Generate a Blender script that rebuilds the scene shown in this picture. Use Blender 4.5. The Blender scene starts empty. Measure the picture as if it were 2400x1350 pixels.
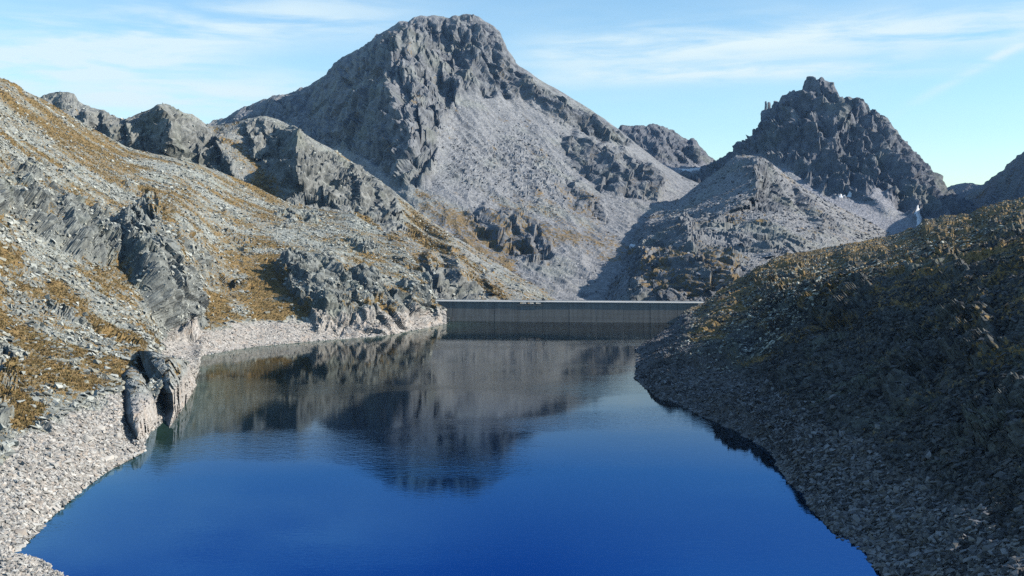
import bpy, bmesh, math, random
import numpy as np

# ------------------------------------------------------------------ camera, light, exposure
F, CX, HY, H = 2400.0, 1200.0, 520.0, 69.0        # focal length in photo pixels, principal column, horizon row, eye height over the lake
SUN_AZ, SUN_EL = 99.0, 29.0                       # azimuth clockwise from the view direction (+Y), elevation
SUN_STRENGTH, SKY_STRENGTH, EXPOSURE = 5.0, 0.145, 0.33
scene = bpy.context.scene
C = scene.collection

cam_data = bpy.data.cameras.new('camera')
cam_data.sensor_width = 36.0
cam_data.lens = 36.0
cam_data.shift_y = (HY - 675.0) / 2400.0
cam_data.clip_start, cam_data.clip_end = 1.0, 60000.0
cam = bpy.data.objects.new('camera', cam_data)
cam.location = (0, 0, H)
cam.rotation_euler = (math.pi / 2, 0, 0)
C.objects.link(cam)
scene.camera = cam

vs = scene.view_settings
vs.view_transform, vs.look, vs.gamma, vs.exposure = 'Standard', 'None', 1.0, EXPOSURE
vs.use_curve_mapping = False
scene.cycles.use_denoising = False
scene.cycles.max_bounces = 5
scene.cycles.diffuse_bounces = 0
scene.cycles.glossy_bounces = 3
scene.cycles.volume_bounces = 0


def N(nt, kind, **props):
    n = nt.nodes.new(kind)
    for k, v in props.items():
        if k == 'ins':
            for i, val in v.items():
                n.inputs[i].default_value = val
        else:
            setattr(n, k, v)
    return n


def math_node(nt, op, a, b=None, c=None, clamp=False):
    n = nt.nodes.new('ShaderNodeMath')
    n.operation = op
    n.use_clamp = clamp
    for i, v in enumerate((a, b, c)):
        if v is None:
            continue
        if isinstance(v, (int, float)):
            n.inputs[i].default_value = v
        else:
            nt.links.new(v, n.inputs[i])
    return n.outputs[0]


def mix_col(nt, fac, a, b, blend='MIX'):
    n = nt.nodes.new('ShaderNodeMix')
    n.data_type, n.blend_type = 'RGBA', blend
    for i, v in ((0, fac), (6, a), (7, b)):
        if isinstance(v, (int, float)):
            n.inputs[i].default_value = v
        elif isinstance(v, tuple):
            n.inputs[i].default_value = (*v, 1.0) if len(v) == 3 else v
        else:
            nt.links.new(v, n.inputs[i])
    return n.outputs[2]


def ramp(nt, fac, stops, interp='LINEAR'):
    n = nt.nodes.new('ShaderNodeValToRGB')
    n.color_ramp.interpolation = interp
    el = n.color_ramp.elements
    while len(el) < len(stops):
        el.new(0.5)
    for e, (p, c) in zip(el, stops):
        e.position = p
        e.color = (c, c, c, 1) if isinstance(c, (int, float)) else (*c, 1)
    nt.links.new(fac, n.inputs[0])
    return n.outputs[0]


def smooth01(nt, v, lo, hi):
    n = nt.nodes.new('ShaderNodeMapRange')
    n.interpolation_type = 'SMOOTHSTEP'
    nt.links.new(v, n.inputs[0])
    n.inputs[1].default_value, n.inputs[2].default_value = lo, hi
    return n.outputs[0]


world = bpy.data.worlds.new('World')
scene.world = world
world.use_nodes = True
nt = world.node_tree
nt.nodes.clear()
out = N(nt, 'ShaderNodeOutputWorld')
bg = N(nt, 'ShaderNodeBackground')
bg.inputs[1].default_value = SKY_STRENGTH
sky = N(nt, 'ShaderNodeTexSky', sky_type='NISHITA', sun_disc=False, sun_elevation=math.radians(SUN_EL),
        sun_rotation=math.radians(SUN_AZ), altitude=300.0, air_density=1.0, dust_density=0.25, ozone_density=1.2)
geo = N(nt, 'ShaderNodeTexCoord')
sep = N(nt, 'ShaderNodeSeparateXYZ')
nt.links.new(geo.outputs['Generated'], sep.inputs[0])
dx_, dy_, dz_ = sep.outputs


def cirrus_band(b0, k, width, lo, hi, seed, freq=7.0):
    """a cirrus streak along a great circle: the line elevation/forward = b0 + k * side/forward"""
    d = math_node(nt, 'SUBTRACT', math_node(nt, 'ADD', math_node(nt, 'MULTIPLY', dy_, b0), math_node(nt, 'MULTIPLY', dx_, k)), dz_)
    mp = N(nt, 'ShaderNodeMapping')
    mp.inputs['Location'].default_value = (seed, seed * 1.7, seed * .3)
    mp.inputs['Rotation'].default_value = (0, math.atan(k), 0)
    mp.inputs['Scale'].default_value = (1.2, 1.2, 9.0)
    nt.links.new(geo.outputs['Generated'], mp.inputs[0])
    nz = N(nt, 'ShaderNodeTexNoise', ins={'Scale': freq, 'Detail': 7.0, 'Roughness': .58, 'Distortion': .35})
    nt.links.new(mp.outputs[0], nz.inputs[0])
    dd = math_node(nt, 'ADD', d, math_node(nt, 'MULTIPLY', math_node(nt, 'SUBTRACT', nz.outputs[0], .5), width * 1.6))
    core = math_node(nt, 'POWER', 2.718, math_node(nt, 'MULTIPLY', math_node(nt, 'POWER', math_node(nt, 'DIVIDE', dd, width), 2.0), -1.0))
    ends = math_node(nt, 'MULTIPLY', smooth01(nt, dx_, lo - .09, lo + .07), math_node(nt, 'SUBTRACT', 1.0, smooth01(nt, dx_, hi - .07, hi + .12)))
    wisps = smooth01(nt, nz.outputs[0], .30, .62)
    return math_node(nt, 'MULTIPLY', math_node(nt, 'MULTIPLY', core, ends), wisps)


bands = [cirrus_band(.215, .10, .024, -.55, -.16, 3.1), cirrus_band(.185, .09, .022, -.60, -.30, 8.4),
         cirrus_band(.125, .02, .020, -.40, -.20, 5.2), cirrus_band(.158, .062, .020, .03, .60, 12.7),
         cirrus_band(.138, .035, .010, .06, .34, 17.3), cirrus_band(-.10, .55, .005, .40, .55, 21.0),
         cirrus_band(.33, .08, .05, -.8, -.1, 33.0), cirrus_band(.36, .05, .05, .1, .9, 41.0)]
tot = bands[0]
for b in bands[1:]:
    tot = math_node(nt, 'ADD', tot, b, clamp=True)
veil = N(nt, 'ShaderNodeTexNoise', ins={'Scale': 2.2, 'Detail': 5.0, 'Roughness': .55})
mpv = N(nt, 'ShaderNodeMapping')
mpv.inputs['Scale'].default_value = (1.0, 1.0, 5.0)
nt.links.new(geo.outputs['Generated'], mpv.inputs[0])
nt.links.new(mpv.outputs[0], veil.inputs[0])
tot = math_node(nt, 'ADD', math_node(nt, 'MULTIPLY', tot, .85), math_node(nt, 'MULTIPLY', smooth01(nt, veil.outputs[0], .45, .8), .35), clamp=True)
tint = mix_col(nt, 1.0, sky.outputs[0], (.82, 1.02, 1.07), 'MULTIPLY')
cloudy = mix_col(nt, tot, tint, (4.5, 5.35, 5.6))
nt.links.new(cloudy, bg.inputs[0])
nt.links.new(bg.outputs[0], out.inputs[0])

sun_data = bpy.data.lights.new('sun', 'SUN')
sun_data.energy, sun_data.angle, sun_data.color = SUN_STRENGTH, math.radians(.53), (1.0, .93, .82)
sun = bpy.data.objects.new('sun', sun_data)
C.objects.link(sun)
az, el = math.radians(SUN_AZ), math.radians(SUN_EL)
SUN_DIR = np.array((math.cos(el) * math.sin(az), math.cos(el) * math.cos(az), math.sin(el)))
from mathutils import Vector, Matrix
sun.rotation_euler = Vector(SUN_DIR).to_track_quat('Z', 'Y').to_euler()
sun.location = (400, -200, 600)

# ------------------------------------------------------------------ numpy noise
rng = np.random.default_rng(7)
PERM = rng.permutation(256).astype(np.int64)
PERM = np.concatenate([PERM, PERM, PERM])
GRAD = rng.normal(size=(256, 3))
GRAD /= np.linalg.norm(GRAD, axis=1)[:, None]
GRAD = GRAD.astype(np.float32)
JIT = rng.random((256, 3)).astype(np.float32)
RND = rng.random(256).astype(np.float32)


def sstep(x, a, b):
    t = np.clip((x - a) / (b - a), 0, 1)
    return t * t * (3 - 2 * t)


def perlin(p):
    i = np.floor(p).astype(np.int64)
    f = (p - i).astype(np.float32)
    i &= 255
    u = f * f * f * (f * (f * 6 - 15) + 10)
    res = 0
    for a in (0, 1):
        pa = PERM[(i[:, 0] + a) & 255]
        wa = u[:, 0] if a else 1 - u[:, 0]
        for b in (0, 1):
            pb = PERM[pa + ((i[:, 1] + b) & 255)]
            wb = wa * (u[:, 1] if b else 1 - u[:, 1])
            for c in (0, 1):
                g = GRAD[PERM[pb + ((i[:, 2] + c) & 255)]]
                w = wb * (u[:, 2] if c else 1 - u[:, 2])
                res = res + w * (g[:, 0] * (f[:, 0] - a) + g[:, 1] * (f[:, 1] - b) + g[:, 2] * (f[:, 2] - c))
    return res * 1.6


def fbm(p, octaves=4, gain=.5):
    s, amp, tot_ = 0, 1.0, 0
    for o in range(octaves):
        s = s + amp * perlin(p * 2.0 ** o + 17.3 * o)
        tot_ += amp
        amp *= gain
    return s / tot_


def ridged(p, octaves=4, gain=.5):
    s, amp, tot_, w = 0, 1.0, 0, 1.0
    for o in range(octaves):
        n = np.clip(1 - np.abs(perlin(p * 2.0 ** o + 31.7 * o)), 0, 1) ** 2
        s = s + amp * n * w
        w = np.clip(n * 1.6, 0, 1)
        tot_ += amp
        amp *= gain
    return s / tot_


def worley(p):
    """nearest and second nearest feature distance and a random value per cell"""
    i0 = np.floor(p).astype(np.int64)
    f = (p - i0).astype(np.float32)
    d1 = np.full(len(p), 9.0, np.float32)
    d2 = d1.copy()
    idv = np.zeros(len(p), np.float32)
    for a in (-1, 0, 1):
        pa = PERM[(i0[:, 0] + a) & 255]
        for b in (-1, 0, 1):
            pb = PERM[pa + ((i0[:, 1] + b) & 255)]
            for c in (-1, 0, 1):
                h = PERM[pb + ((i0[:, 2] + c) & 255)]
                j = JIT[h]
                d = (j[:, 0] + a - f[:, 0]) ** 2 + (j[:, 1] + b - f[:, 1]) ** 2 + (j[:, 2] + c - f[:, 2]) ** 2
                near = d < d1
                d2 = np.where(near, d1, np.minimum(d2, d))
                idv = np.where(near, RND[h], idv)
                d1 = np.where(near, d, d1)
    return np.sqrt(d1), np.sqrt(d2), idv


def facets(p, crack=.22):
    """broken rock: every cell a plane tilted its own way, with open joints between the cells"""
    i0 = np.floor(p).astype(np.int64)
    f = (p - i0).astype(np.float32)
    d1 = np.full(len(p), 9.0, np.float32)
    d2 = d1.copy()
    hh = np.zeros(len(p), np.int64)
    ox = np.zeros((len(p), 3), np.float32)
    for a in (-1, 0, 1):
        pa = PERM[(i0[:, 0] + a) & 255]
        for b in (-1, 0, 1):
            pb = PERM[pa + ((i0[:, 1] + b) & 255)]
            for c in (-1, 0, 1):
                h = PERM[pb + ((i0[:, 2] + c) & 255)]
                o = f - JIT[h] - np.array((a, b, c), np.float32)
                d = (o * o).sum(1)
                near = d < d1
                d2 = np.where(near, d1, np.minimum(d2, d))
                hh = np.where(near, h, hh)
                ox = np.where(near[:, None], o, ox)
                d1 = np.where(near, d, d1)
    gap = np.sqrt(d2) - np.sqrt(d1)
    t = (ox * GRAD[(hh * 7 + 13) & 255]).sum(1)
    return .9 * t + .5 * (RND[hh] - .5) - .22 * (1 - sstep(gap, 0, crack))


def squash(p, axis, k):
    """compress along an axis, so that noise sampled there is drawn out along it"""
    a = np.array(axis, float)
    a /= np.linalg.norm(a)
    return p - (1 - k) * (p @ a)[:, None] * a


def strata(p, n, lam, seed=0):
    """tilted beds: a ledge and a drop for every bed, beds of uneven strength"""
    n = np.array(n, float) / np.linalg.norm(n)
    u = p @ n / lam + .9 * fbm(p / (5.0 * lam) + seed, 3)
    k = np.floor(u).astype(np.int64)
    return ((u - k) ** 1.6 - .38) * (.25 + RND[(k * 5 + seed) & 255])


BED = (.55, -.25, .80)
# ------------------------------------------------------------------ photo pixels to places
def at(px, py, D):
    return np.array(((px - CX) / F * D, D, H - (py - HY) / F * D))


def line_sd(PX, PY, pts):
    best = np.full(PX.shape, 1e9)
    sd = np.zeros(PX.shape)
    tt = np.zeros(PX.shape)
    n = len(pts) - 1
    for k in range(n):
        (ax, ay), (bx, by) = pts[k], pts[k + 1]
        ex, ey = bx - ax, by - ay
        L2 = ex * ex + ey * ey
        t = np.clip(((PX - ax) * ex + (PY - ay) * ey) / L2, 0, 1)
        ox, oy = PX - ax - t * ex, PY - ay - t * ey
        d2 = ox * ox + oy * oy
        near = d2 < best
        s = -np.sign(ex * (PY - ay) - ey * (PX - ax))
        sd = np.where(near, s * np.sqrt(d2), sd)
        tt = np.where(near, (k + t) / n, tt)
        best = np.where(near, d2, best)
    return sd, tt


def rib(PX, PY, pts, wl, wr, h, ends=.14, round_=False):
    sd, t = line_sd(PX, PY, pts)
    if round_:
        prof = np.where(sd < 0, np.clip(1 + sd / wl, 0, 1), np.sqrt(np.clip(1 - (sd / wr) ** 2, 0, 1)))
    else:
        prof = np.clip(np.where(sd < 0, 1 + sd / wl, 1 - sd / wr), 0, 1)
    low = max(ends, .34) if h >= 14 and not round_ else ends
    fade = sstep(t, -.001, ends) * (1 - sstep(t, 1 - low, 1.001))
    return h * prof * fade


def inside(PX, PY, poly):
    """signed distance to a polygon, positive inside"""
    best = np.full(PX.shape, 1e9)
    ins = np.zeros(PX.shape, bool)
    n = len(poly)
    for k in range(n):
        (ax, ay), (bx, by) = poly[k], poly[(k + 1) % n]
        ex, ey = bx - ax, by - ay
        t = np.clip(((PX - ax) * ex + (PY - ay) * ey) / (ex * ex + ey * ey), 0, 1)
        best = np.minimum(best, np.hypot(PX - ax - t * ex, PY - ay - t * ey))
        if ay != by:
            cross = ((ay > PY) != (by > PY)) & (PX < ex * (PY - ay) / ey + ax)
            ins ^= cross
    return np.where(ins, best, -best)


# ------------------------------------------------------------------ terrain patches lofted through profiles
def mono(vals, v):
    """monotone cubic through rows vals (R, n) at parameters v in 0..R-1"""
    d = np.diff(vals, axis=0)
    m = np.empty_like(vals)
    m[0], m[-1] = d[0], d[-1]
    a, b = d[:-1], d[1:]
    s = a + b
    m[1:-1] = np.where(a * b > 0, 2 * a * b / np.where(s == 0, 1, s), 0)
    k = np.minimum(np.floor(v).astype(int), len(vals) - 2)
    t = (v - k)[:, None]
    h00, h10, h01, h11 = 2 * t**3 - 3 * t**2 + 1, t**3 - 2 * t**2 + t, -2 * t**3 + 3 * t**2, t**3 - t**2
    return h00 * vals[k] + h10 * m[k] + h01 * vals[k + 1] + h11 * m[k + 1]


def gauss_cols(a, sigma):
    if sigma <= 0:
        return a
    r = int(3 * sigma)
    k = np.exp(-.5 * (np.arange(-r, r + 1) / sigma) ** 2)
    k /= k.sum()
    pad = np.pad(a, ((0, 0), (r, r)), mode='edge')
    return np.stack([np.convolve(row, k, 'valid') for row in pad])


class Patch:
    pass


def make_patch(knots, sky=None, step=2.6, shore=None, back=(10, 30, 70, 140, 260), back_slope=.8, smooth=7.0, xlim=(-40, 2440), dense=1.0):
    px = sorted(knots)
    x0, x1 = px[0], px[-1]
    fine = np.arange(max(x0, xlim[0]), min(x1, xlim[1]) + .1, step)
    left = np.arange(x0, max(x0, xlim[0]), 14.0)
    right = np.arange(min(x1, xlim[1]) + 14, x1 + .1, 14.0)
    cols = np.concatenate([left, fine, right])
    R = len(knots[px[0]])
    PYk = np.stack([np.interp(cols, px, [knots[p][r][0] for p in px]) for r in range(R)])
    Dk = np.stack([np.interp(cols, px, [knots[p][r][1] for p in px]) for r in range(R)])
    sig = [smooth / step] * R if np.isscalar(smooth) else [q / step for q in smooth]
    PYk = np.stack([gauss_cols(PYk[r:r + 1], sig[r])[0] for r in range(R)])
    Dk = np.stack([gauss_cols(Dk[r:r + 1], sig[r])[0] for r in range(R)])
    if sky:
        PYk[-1] = np.interp(cols, [s[0] for s in sky], [s[1] for s in sky])
    counts = [max(3, int(np.ceil(np.abs(np.diff(PYk[:, (cols > -40) & (cols < 2440)], axis=0)).max(1)[r] / step * dense))) for r in range(R - 1)]
    v = np.concatenate([r + np.arange(n) / n for r, n in enumerate(counts)] + [[R - 1.0]])
    PY, D = mono(PYk, v), mono(Dk, v)
    PX = np.broadcast_to(cols, PY.shape).copy()
    P = np.stack([(PX - CX) / F * D, D, H - (PY - HY) / F * D], -1)
    ridge = PY[-1]
    kind = np.zeros(PY.shape)                       # 0 visible face, 1 back, 2 under water
    if shore:
        pre = []
        for off, drop in ((26, 15), (15, 8), (7, 3.5), (2.5, 1.3)):
            q = P[0] + np.array((shore[0] * off, shore[1] * off, 0.0))
            q[:, 2] = -drop
            pre.append(q)
        P = np.concatenate([np.stack(pre), P])
        PX = np.concatenate([PX[:1]] * 4 + [PX])
        PY = np.concatenate([PY[:1]] * 4 + [PY])
        kind = np.concatenate([np.full((4, len(cols)), 2.0), kind])
    if back:
        post = []
        for d in back:
            q = P[-1] + np.array((0, d, -d * back_slope))
            post.append(q)
        n = len(back)
        P = np.concatenate([P, np.stack(post)])
        PX = np.concatenate([PX] + [PX[-1:]] * n)
        PY = np.concatenate([PY] + [PY[-1:]] * n)
        kind = np.concatenate([kind, np.full((n, len(cols)), 1.0)])
    pt = Patch()
    pt.shape = PX.shape
    pt.dsky = np.where(kind == 1, 0, PY - ridge).ravel()
    pt.fade = np.where(kind == 1, .25, .45 + .55 * sstep(PY - ridge, 2, 40)).ravel()
    pt.PX, pt.PY, pt.kind = PX.ravel(), PY.ravel(), kind.ravel()
    pt.P = P.reshape(-1, 3)
    pt.N = grid_normals(P).reshape(-1, 3)
    return pt


def grid_normals(P):
    du = np.gradient(P, axis=1)
    dv = np.gradient(P, axis=0)
    n = np.cross(du, dv)
    n /= np.linalg.norm(n, axis=-1, keepdims=True) + 1e-9
    n[n[..., 2] < 0] *= -1
    return n


def toward(amount, pt, run=75.0, d=(.25, -1.0, .1)):
    """big ribs stand out level from the face, so the skyline stays"""
    d = np.array(d) / np.linalg.norm(d)
    return (amount * np.where(pt.kind == 1, .12, .12 + .88 * sstep(pt.dsky, 0, run)))[:, None] * d


def build_grid(name, pt, masks, mat, smooth=False):
    rows, cols = pt.shape
    idx = np.arange(rows * cols).reshape(rows, cols)
    q = np.stack([idx[:-1, :-1], idx[:-1, 1:], idx[1:, 1:], idx[1:, :-1]], -1).reshape(-1, 4)
    me = bpy.data.meshes.new(name)
    me.vertices.add(rows * cols)
    me.vertices.foreach_set('co', pt.P.astype(np.float32).ravel())
    me.loops.add(q.size)
    me.loops.foreach_set('vertex_index', q.astype(np.int32).ravel())
    me.polygons.add(len(q))
    me.polygons.foreach_set('loop_start', np.arange(0, q.size, 4, dtype=np.int32))
    me.update(calc_edges=True)
    me.polygons.foreach_set('use_smooth', np.full(len(q), bool(smooth)))
    at_ = me.color_attributes.new('cover', 'FLOAT_COLOR', 'POINT')
    col = np.ones((rows * cols, 4), np.float32)
    for k, m in enumerate(masks):
        col[:, k] = m
    at_.data.foreach_set('color', col.ravel())
    me.materials.append(mat)
    ob = bpy.data.objects.new(name, me)
    C.objects.link(ob)
    ob['kind'] = 'structure'
    return ob


# ------------------------------------------------------------------ materials
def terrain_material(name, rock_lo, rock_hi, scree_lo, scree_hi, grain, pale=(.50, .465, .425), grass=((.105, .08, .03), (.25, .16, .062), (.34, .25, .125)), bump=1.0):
    """cover attribute: R grass, G bleached drawdown zone, B bare cliff rock (else scree)"""
    m = bpy.data.materials.new(name)
    m.use_nodes = True
    nt = m.node_tree
    b = nt.nodes['Principled BSDF']
    b.inputs['Roughness'].default_value = .92
    b.inputs['Specular IOR Level'].default_value = .15
    co = N(nt, 'ShaderNodeTexCoord').outputs['Object']
    at_ = N(nt, 'ShaderNodeAttribute', attribute_name='cover')
    sp = N(nt, 'ShaderNodeSeparateColor')
    nt.links.new(at_.outputs['Color'], sp.inputs[0])

    def noise(scale, detail=4.0, rough=.6, dist=0.0):
        n = N(nt, 'ShaderNodeTexNoise', ins={'Scale': scale, 'Detail': detail, 'Roughness': rough, 'Distortion': dist})
        nt.links.new(co, n.inputs[0])
        return n.outputs[0]

    fine = noise(1.0 / grain, 5.0, .7)
    mid = noise(.13 / grain, 4.0, .6)
    big = noise(.02 / grain, 3.0, .5)
    vor = N(nt, 'ShaderNodeTexVoronoi', feature='F1', ins={'Scale': .55 / grain, 'Randomness': 1.0})
    nt.links.new(co, vor.inputs[0])
    vsep = N(nt, 'ShaderNodeSeparateColor')
    nt.links.new(vor.outputs['Color'], vsep.inputs[0])
    tone = math_node(nt, 'ADD', math_node(nt, 'MULTIPLY', fine, .5), math_node(nt, 'MULTIPLY', vsep.outputs[0], .5))
    rock = mix_col(nt, smooth01(nt, math_node(nt, 'ADD', math_node(nt, 'MULTIPLY', mid, .6), math_node(nt, 'MULTIPLY', fine, .4)), .36, .66), rock_lo, rock_hi)
    scree = mix_col(nt, smooth01(nt, tone, .25, .8), scree_lo, scree_hi)
    col = mix_col(nt, sp.outputs[2], scree, rock)
    lich = mix_col(nt, math_node(nt, 'MULTIPLY', smooth01(nt, big, .5, .7), .5), col, (.30, .33, .22), 'MIX')
    col = mix_col(nt, .35, col, lich)
    pale_c = mix_col(nt, smooth01(nt, tone, .3, .75), tuple(c * .62 for c in pale), pale)
    pale_c = mix_col(nt, math_node(nt, 'MULTIPLY', smooth01(nt, mid, .5, .68), .45), pale_c, (pale[0] * .9, pale[1] * .72, pale[2] * .58))
    col = mix_col(nt, sp.outputs[1], col, pale_c)
    g1 = mix_col(nt, smooth01(nt, mid, .35, .62), grass[0], grass[1])
    g2 = mix_col(nt, smooth01(nt, fine, .45, .7), g1, grass[2])
    gm = math_node(nt, 'ADD', sp.outputs[0], math_node(nt, 'MULTIPLY', math_node(nt, 'SUBTRACT', tone, .5), 1.3))
    col = mix_col(nt, smooth01(nt, gm, .38, .62), col, g2)
    nt.links.new(col, b.inputs['Base Color'])
    hgt = math_node(nt, 'ADD', math_node(nt, 'MULTIPLY', fine, .6), math_node(nt, 'MULTIPLY', vor.outputs['Distance'], -.5))
    bp = N(nt, 'ShaderNodeBump', ins={'Distance': grain * 1.0 * bump})
    nt.links.new(math_node(nt, 'SUBTRACT', .85, math_node(nt, 'MULTIPLY', sp.outputs[2], .45)), bp.inputs['Strength'])
    nt.links.new(hgt, bp.inputs['Height'])
    nt.links.new(bp.outputs[0], b.inputs['Normal'])
    return m


M_LEFT = terrain_material('left_slope_ground', (.11, .117, .112), (.30, .31, .285), (.20, .21, .19), (.43, .44, .40), .55)
M_HEAD = terrain_material('headland_rock', (.17, .175, .165), (.40, .41, .38), (.24, .25, .23), (.45, .46, .42), .45)
M_RIGHT_SHADED = terrain_material('right_slope_shaded_ground', (.04, .043, .043), (.145, .15, .142), (.03, .033, .034), (.11, .114, .112), .40, pale=(.17, .168, .172))  # left slope's rock darkened: the hillside's shade is put into the colour
M_CRAG = terrain_material('crag_ground', (.10, .105, .10), (.29, .29, .27), (.18, .185, .175), (.35, .355, .335), 1.0)
M_MAIN = terrain_material('mountain_ground', (.085, .09, .10), (.245, .25, .258), (.185, .188, .193), (.31, .312, .32), 1.8, grass=((.13, .10, .05), (.21, .145, .07), (.28, .21, .12)))
M_PEAK = terrain_material('peak_ground', (.085, .09, .105), (.21, .215, .23), (.19, .195, .215), (.33, .335, .36), 1.9, grass=((.12, .09, .06), (.18, .125, .075), (.23, .17, .10)))

# ------------------------------------------------------------------ left hillside
LEFT = {
    -600: [(1340, 200), (1220, 203), (1100, 208), (950, 222), (800, 246), (480, 315), (160, 450), (-170, 720)],
    0: [(1312, 209), (1180, 232), (1050, 262), (920, 310), (800, 373), (520, 490), (350, 630), (185, 830)],
    50: [(1287, 216), (1160, 240), (1035, 272), (912, 320), (800, 380), (520, 515), (368, 645), (205, 845)],
    150: [(1185, 249), (1090, 270), (1000, 296), (900, 338), (800, 390), (520, 568), (400, 680), (262, 875)],
    240: [(1112, 280), (1040, 298), (965, 322), (860, 375), (765, 440), (520, 620), (415, 725), (312, 890)],
    300: [(1080, 296), (1000, 318), (930, 345), (820, 413), (730, 490), (520, 655), (430, 760), (345, 900)],
    340: [(1057, 308), (965, 333), (885, 372), (802, 440), (740, 500), (530, 645), (430, 770), (352, 900)],
    352: [(1022, 330), (890, 360), (858, 390), (795, 465), (752, 512), (540, 630), (430, 775), (356, 900)],
    370: [(1005, 341), (862, 372), (845, 410), (792, 490), (765, 525), (552, 610), (430, 780), (360, 900)],
    400: [(978, 361), (836, 398), (828, 500), (803, 532), (785, 548), (560, 600), (450, 760), (365, 900)],
    440: [(932, 402), (842, 422), (834, 515), (812, 536), (785, 552), (570, 605), (450, 765), (378, 900)],
    458: [(908, 427), (880, 433), (836, 520), (812, 541), (785, 556), (600, 618), (455, 770), (385, 900)],
    470: [(834, 527), (822, 533), (803, 541), (780, 552), (740, 580), (620, 670), (500, 770), (388, 900)],
    600: [(812, 567), (787, 582), (752, 600), (715, 626), (680, 655), (600, 720), (520, 810), (440, 950)],
    760: [(798, 596), (770, 607), (740, 620), (710, 637), (680, 655), (600, 720), (550, 790), (490, 900)],
    900: [(787, 620), (765, 630), (740, 640), (715, 660), (690, 680), (640, 720), (590, 770), (545, 840)],
    1000: [(769, 666), (752, 674), (732, 680), (716, 685), (700, 690), (680, 700), (662, 720), (646, 740)],
    1022: [(764, 679), (756, 688), (748, 695), (741, 701), (733, 706), (725, 711), (716, 716), (706, 722)],
    1048: [(758, 696), (757, 697), (756.5, 698), (756, 699), (755.5, 700), (755, 701), (754.5, 702), (754, 703)],
}
LEFT_SKY = [(-600, -170), (0, 183), (18, 186), (34, 196), (60, 214), (100, 232), (150, 262), (200, 292), (250, 320), (300, 346), (360, 360), (420, 372), (480, 390),
            (540, 412), (600, 438), (660, 468), (700, 484), (760, 492), (830, 502), (860, 520), (900, 545), (940, 575), (965, 605), (985, 628), (1000, 646), (1012, 680), (1020, 702), (1030, 722), (1040, 740), (1048, 754)]
L = make_patch(LEFT, LEFT_SKY, step=2.6, dense=1.0, shore=(1.0, -.15), smooth=(4, 6, 8, 12, 20, 40, 45, 45))
PX, PY = L.PX.copy(), L.PY.copy()
P0 = L.P
wob = fbm(P0 / 9.0, 3)
wob2 = fbm(P0 / 9.0 + 40, 3)
WX, WY = PX + wob * 16, PY + wob2 * 14
fall = (.82, -.05, -.56)
Ps = squash(P0, fall, .35)
vis = L.kind == 0
# crags that stand out of the slope
CRAGS = [
    ([(255, 520), (330, 512), (395, 560), (432, 625), (470, 690), (484, 745), (470, 800), (430, 812), (395, 792), (362, 745), (310, 665), (268, 590)], 9.0, 16),
    ([(-40, 400), (60, 440), (118, 475), (205, 498), (262, 545), (272, 620), (180, 612), (105, 560), (40, 505), (-40, 500)], 7.0, 14),
    ([(20, 385), (70, 375), (105, 400), (90, 432), (40, 425)], 3.0, 10),
    ([(345, 455), (372, 470), (380, 512), (350, 520), (325, 480)], 4.0, 10),
    ([(640, 610), (700, 598), (760, 612), (800, 650), (850, 690), (890, 735), (858, 762), (800, 752), (765, 775), (720, 700)], 7.0, 14),
    ([(808, 640), (850, 632), (880, 655), (925, 690), (975, 700), (1010, 730), (960, 742), (900, 722), (850, 690)], 4.0, 10),
    ([(930, 660), (985, 668), (1018, 700), (1010, 712), (960, 690)], 3.5, 8),
    ([(640, 500), (700, 492), (760, 500), (740, 520), (680, 520)], 2.5, 8),
    ([(810, 565), (860, 560), (890, 590), (850, 600)], 3.0, 8),
    ([(0, 820), (30, 850), (35, 930), (20, 1010), (-40, 1010), (-40, 820)], 3.0, 8),
]
crag, cragh = np.zeros(len(P0)), np.zeros(len(P0))
for poly, h, w in CRAGS:
    sd = inside(WX, WY, poly)
    s = sstep(sd, -2, w)
    crag = np.maximum(crag, sstep(sd, -6, 5))
    cragh = np.maximum(cragh, h * s)
nrock = fbm(Ps / 30.0, 4)
rockish = np.maximum(crag, .8 * sstep(nrock, .22, .34))
slots = [ ([(262, 520), (276, 575), (318, 655), (360, 745)], 10, 90, 8.0), ([(330, 530), (318, 600), (345, 660)], 8, 50, 5.0),
         ([(645, 615), (690, 690), (755, 775)], 10, 80, 9.0), ([(740, 620), (792, 660), (800, 700)], 8, 60, 4.0), ([(985, 625), (1005, 660), (1040, 702)], 6, 30, 5.0),
         ([(816, 640), (862, 690), (880, 716)], 6, 60, 4.0), ([(125, 480), (142, 560), (182, 612)], 8, 60, 6.0), ([(205, 500), (222, 560), (270, 620)], 8, 60, 5.0), ([(30, 440), (50, 480), (90, 520)], 7, 60, 5.0)]
rb = np.zeros(len(P0))
for pts, wl, wr, h in slots:
    rb = np.maximum(rb, rib(WX, WY, pts, wl, wr, h))
NX, NY = PX + wob * 7, PY + wob2 * 7
hz = sstep(PX, 335, 352) * (1 - sstep(PX, 462, 474)) * sstep(PY, 795, 805) * (1 - sstep(PY, 838, 850))   # hidden dip behind the headland
headz = sstep(inside(NX, NY, [(284, 872), (340, 822), (440, 838), (470, 900), (430, 1000), (350, 1060), (290, 1030)]), -8, 12)
rockish = np.maximum(rockish, sstep(rb, .5, 3.0))
f1, f2, idc = worley(Ps / 5.5)
f1b, f2b, idb = worley(squash(P0, fall, .55) / 2.1)
f1c, f2c, idcc = worley(P0 / .95)
above = sstep(P0[:, 2], -1.0, 4.0)
low_rock = sstep(PX, 740, 800) * (1 - sstep(P0[:, 2], 12, 18)) * sstep(P0[:, 2], .3, 2)
rockish = np.maximum(rockish, .75 * low_rock)
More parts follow.
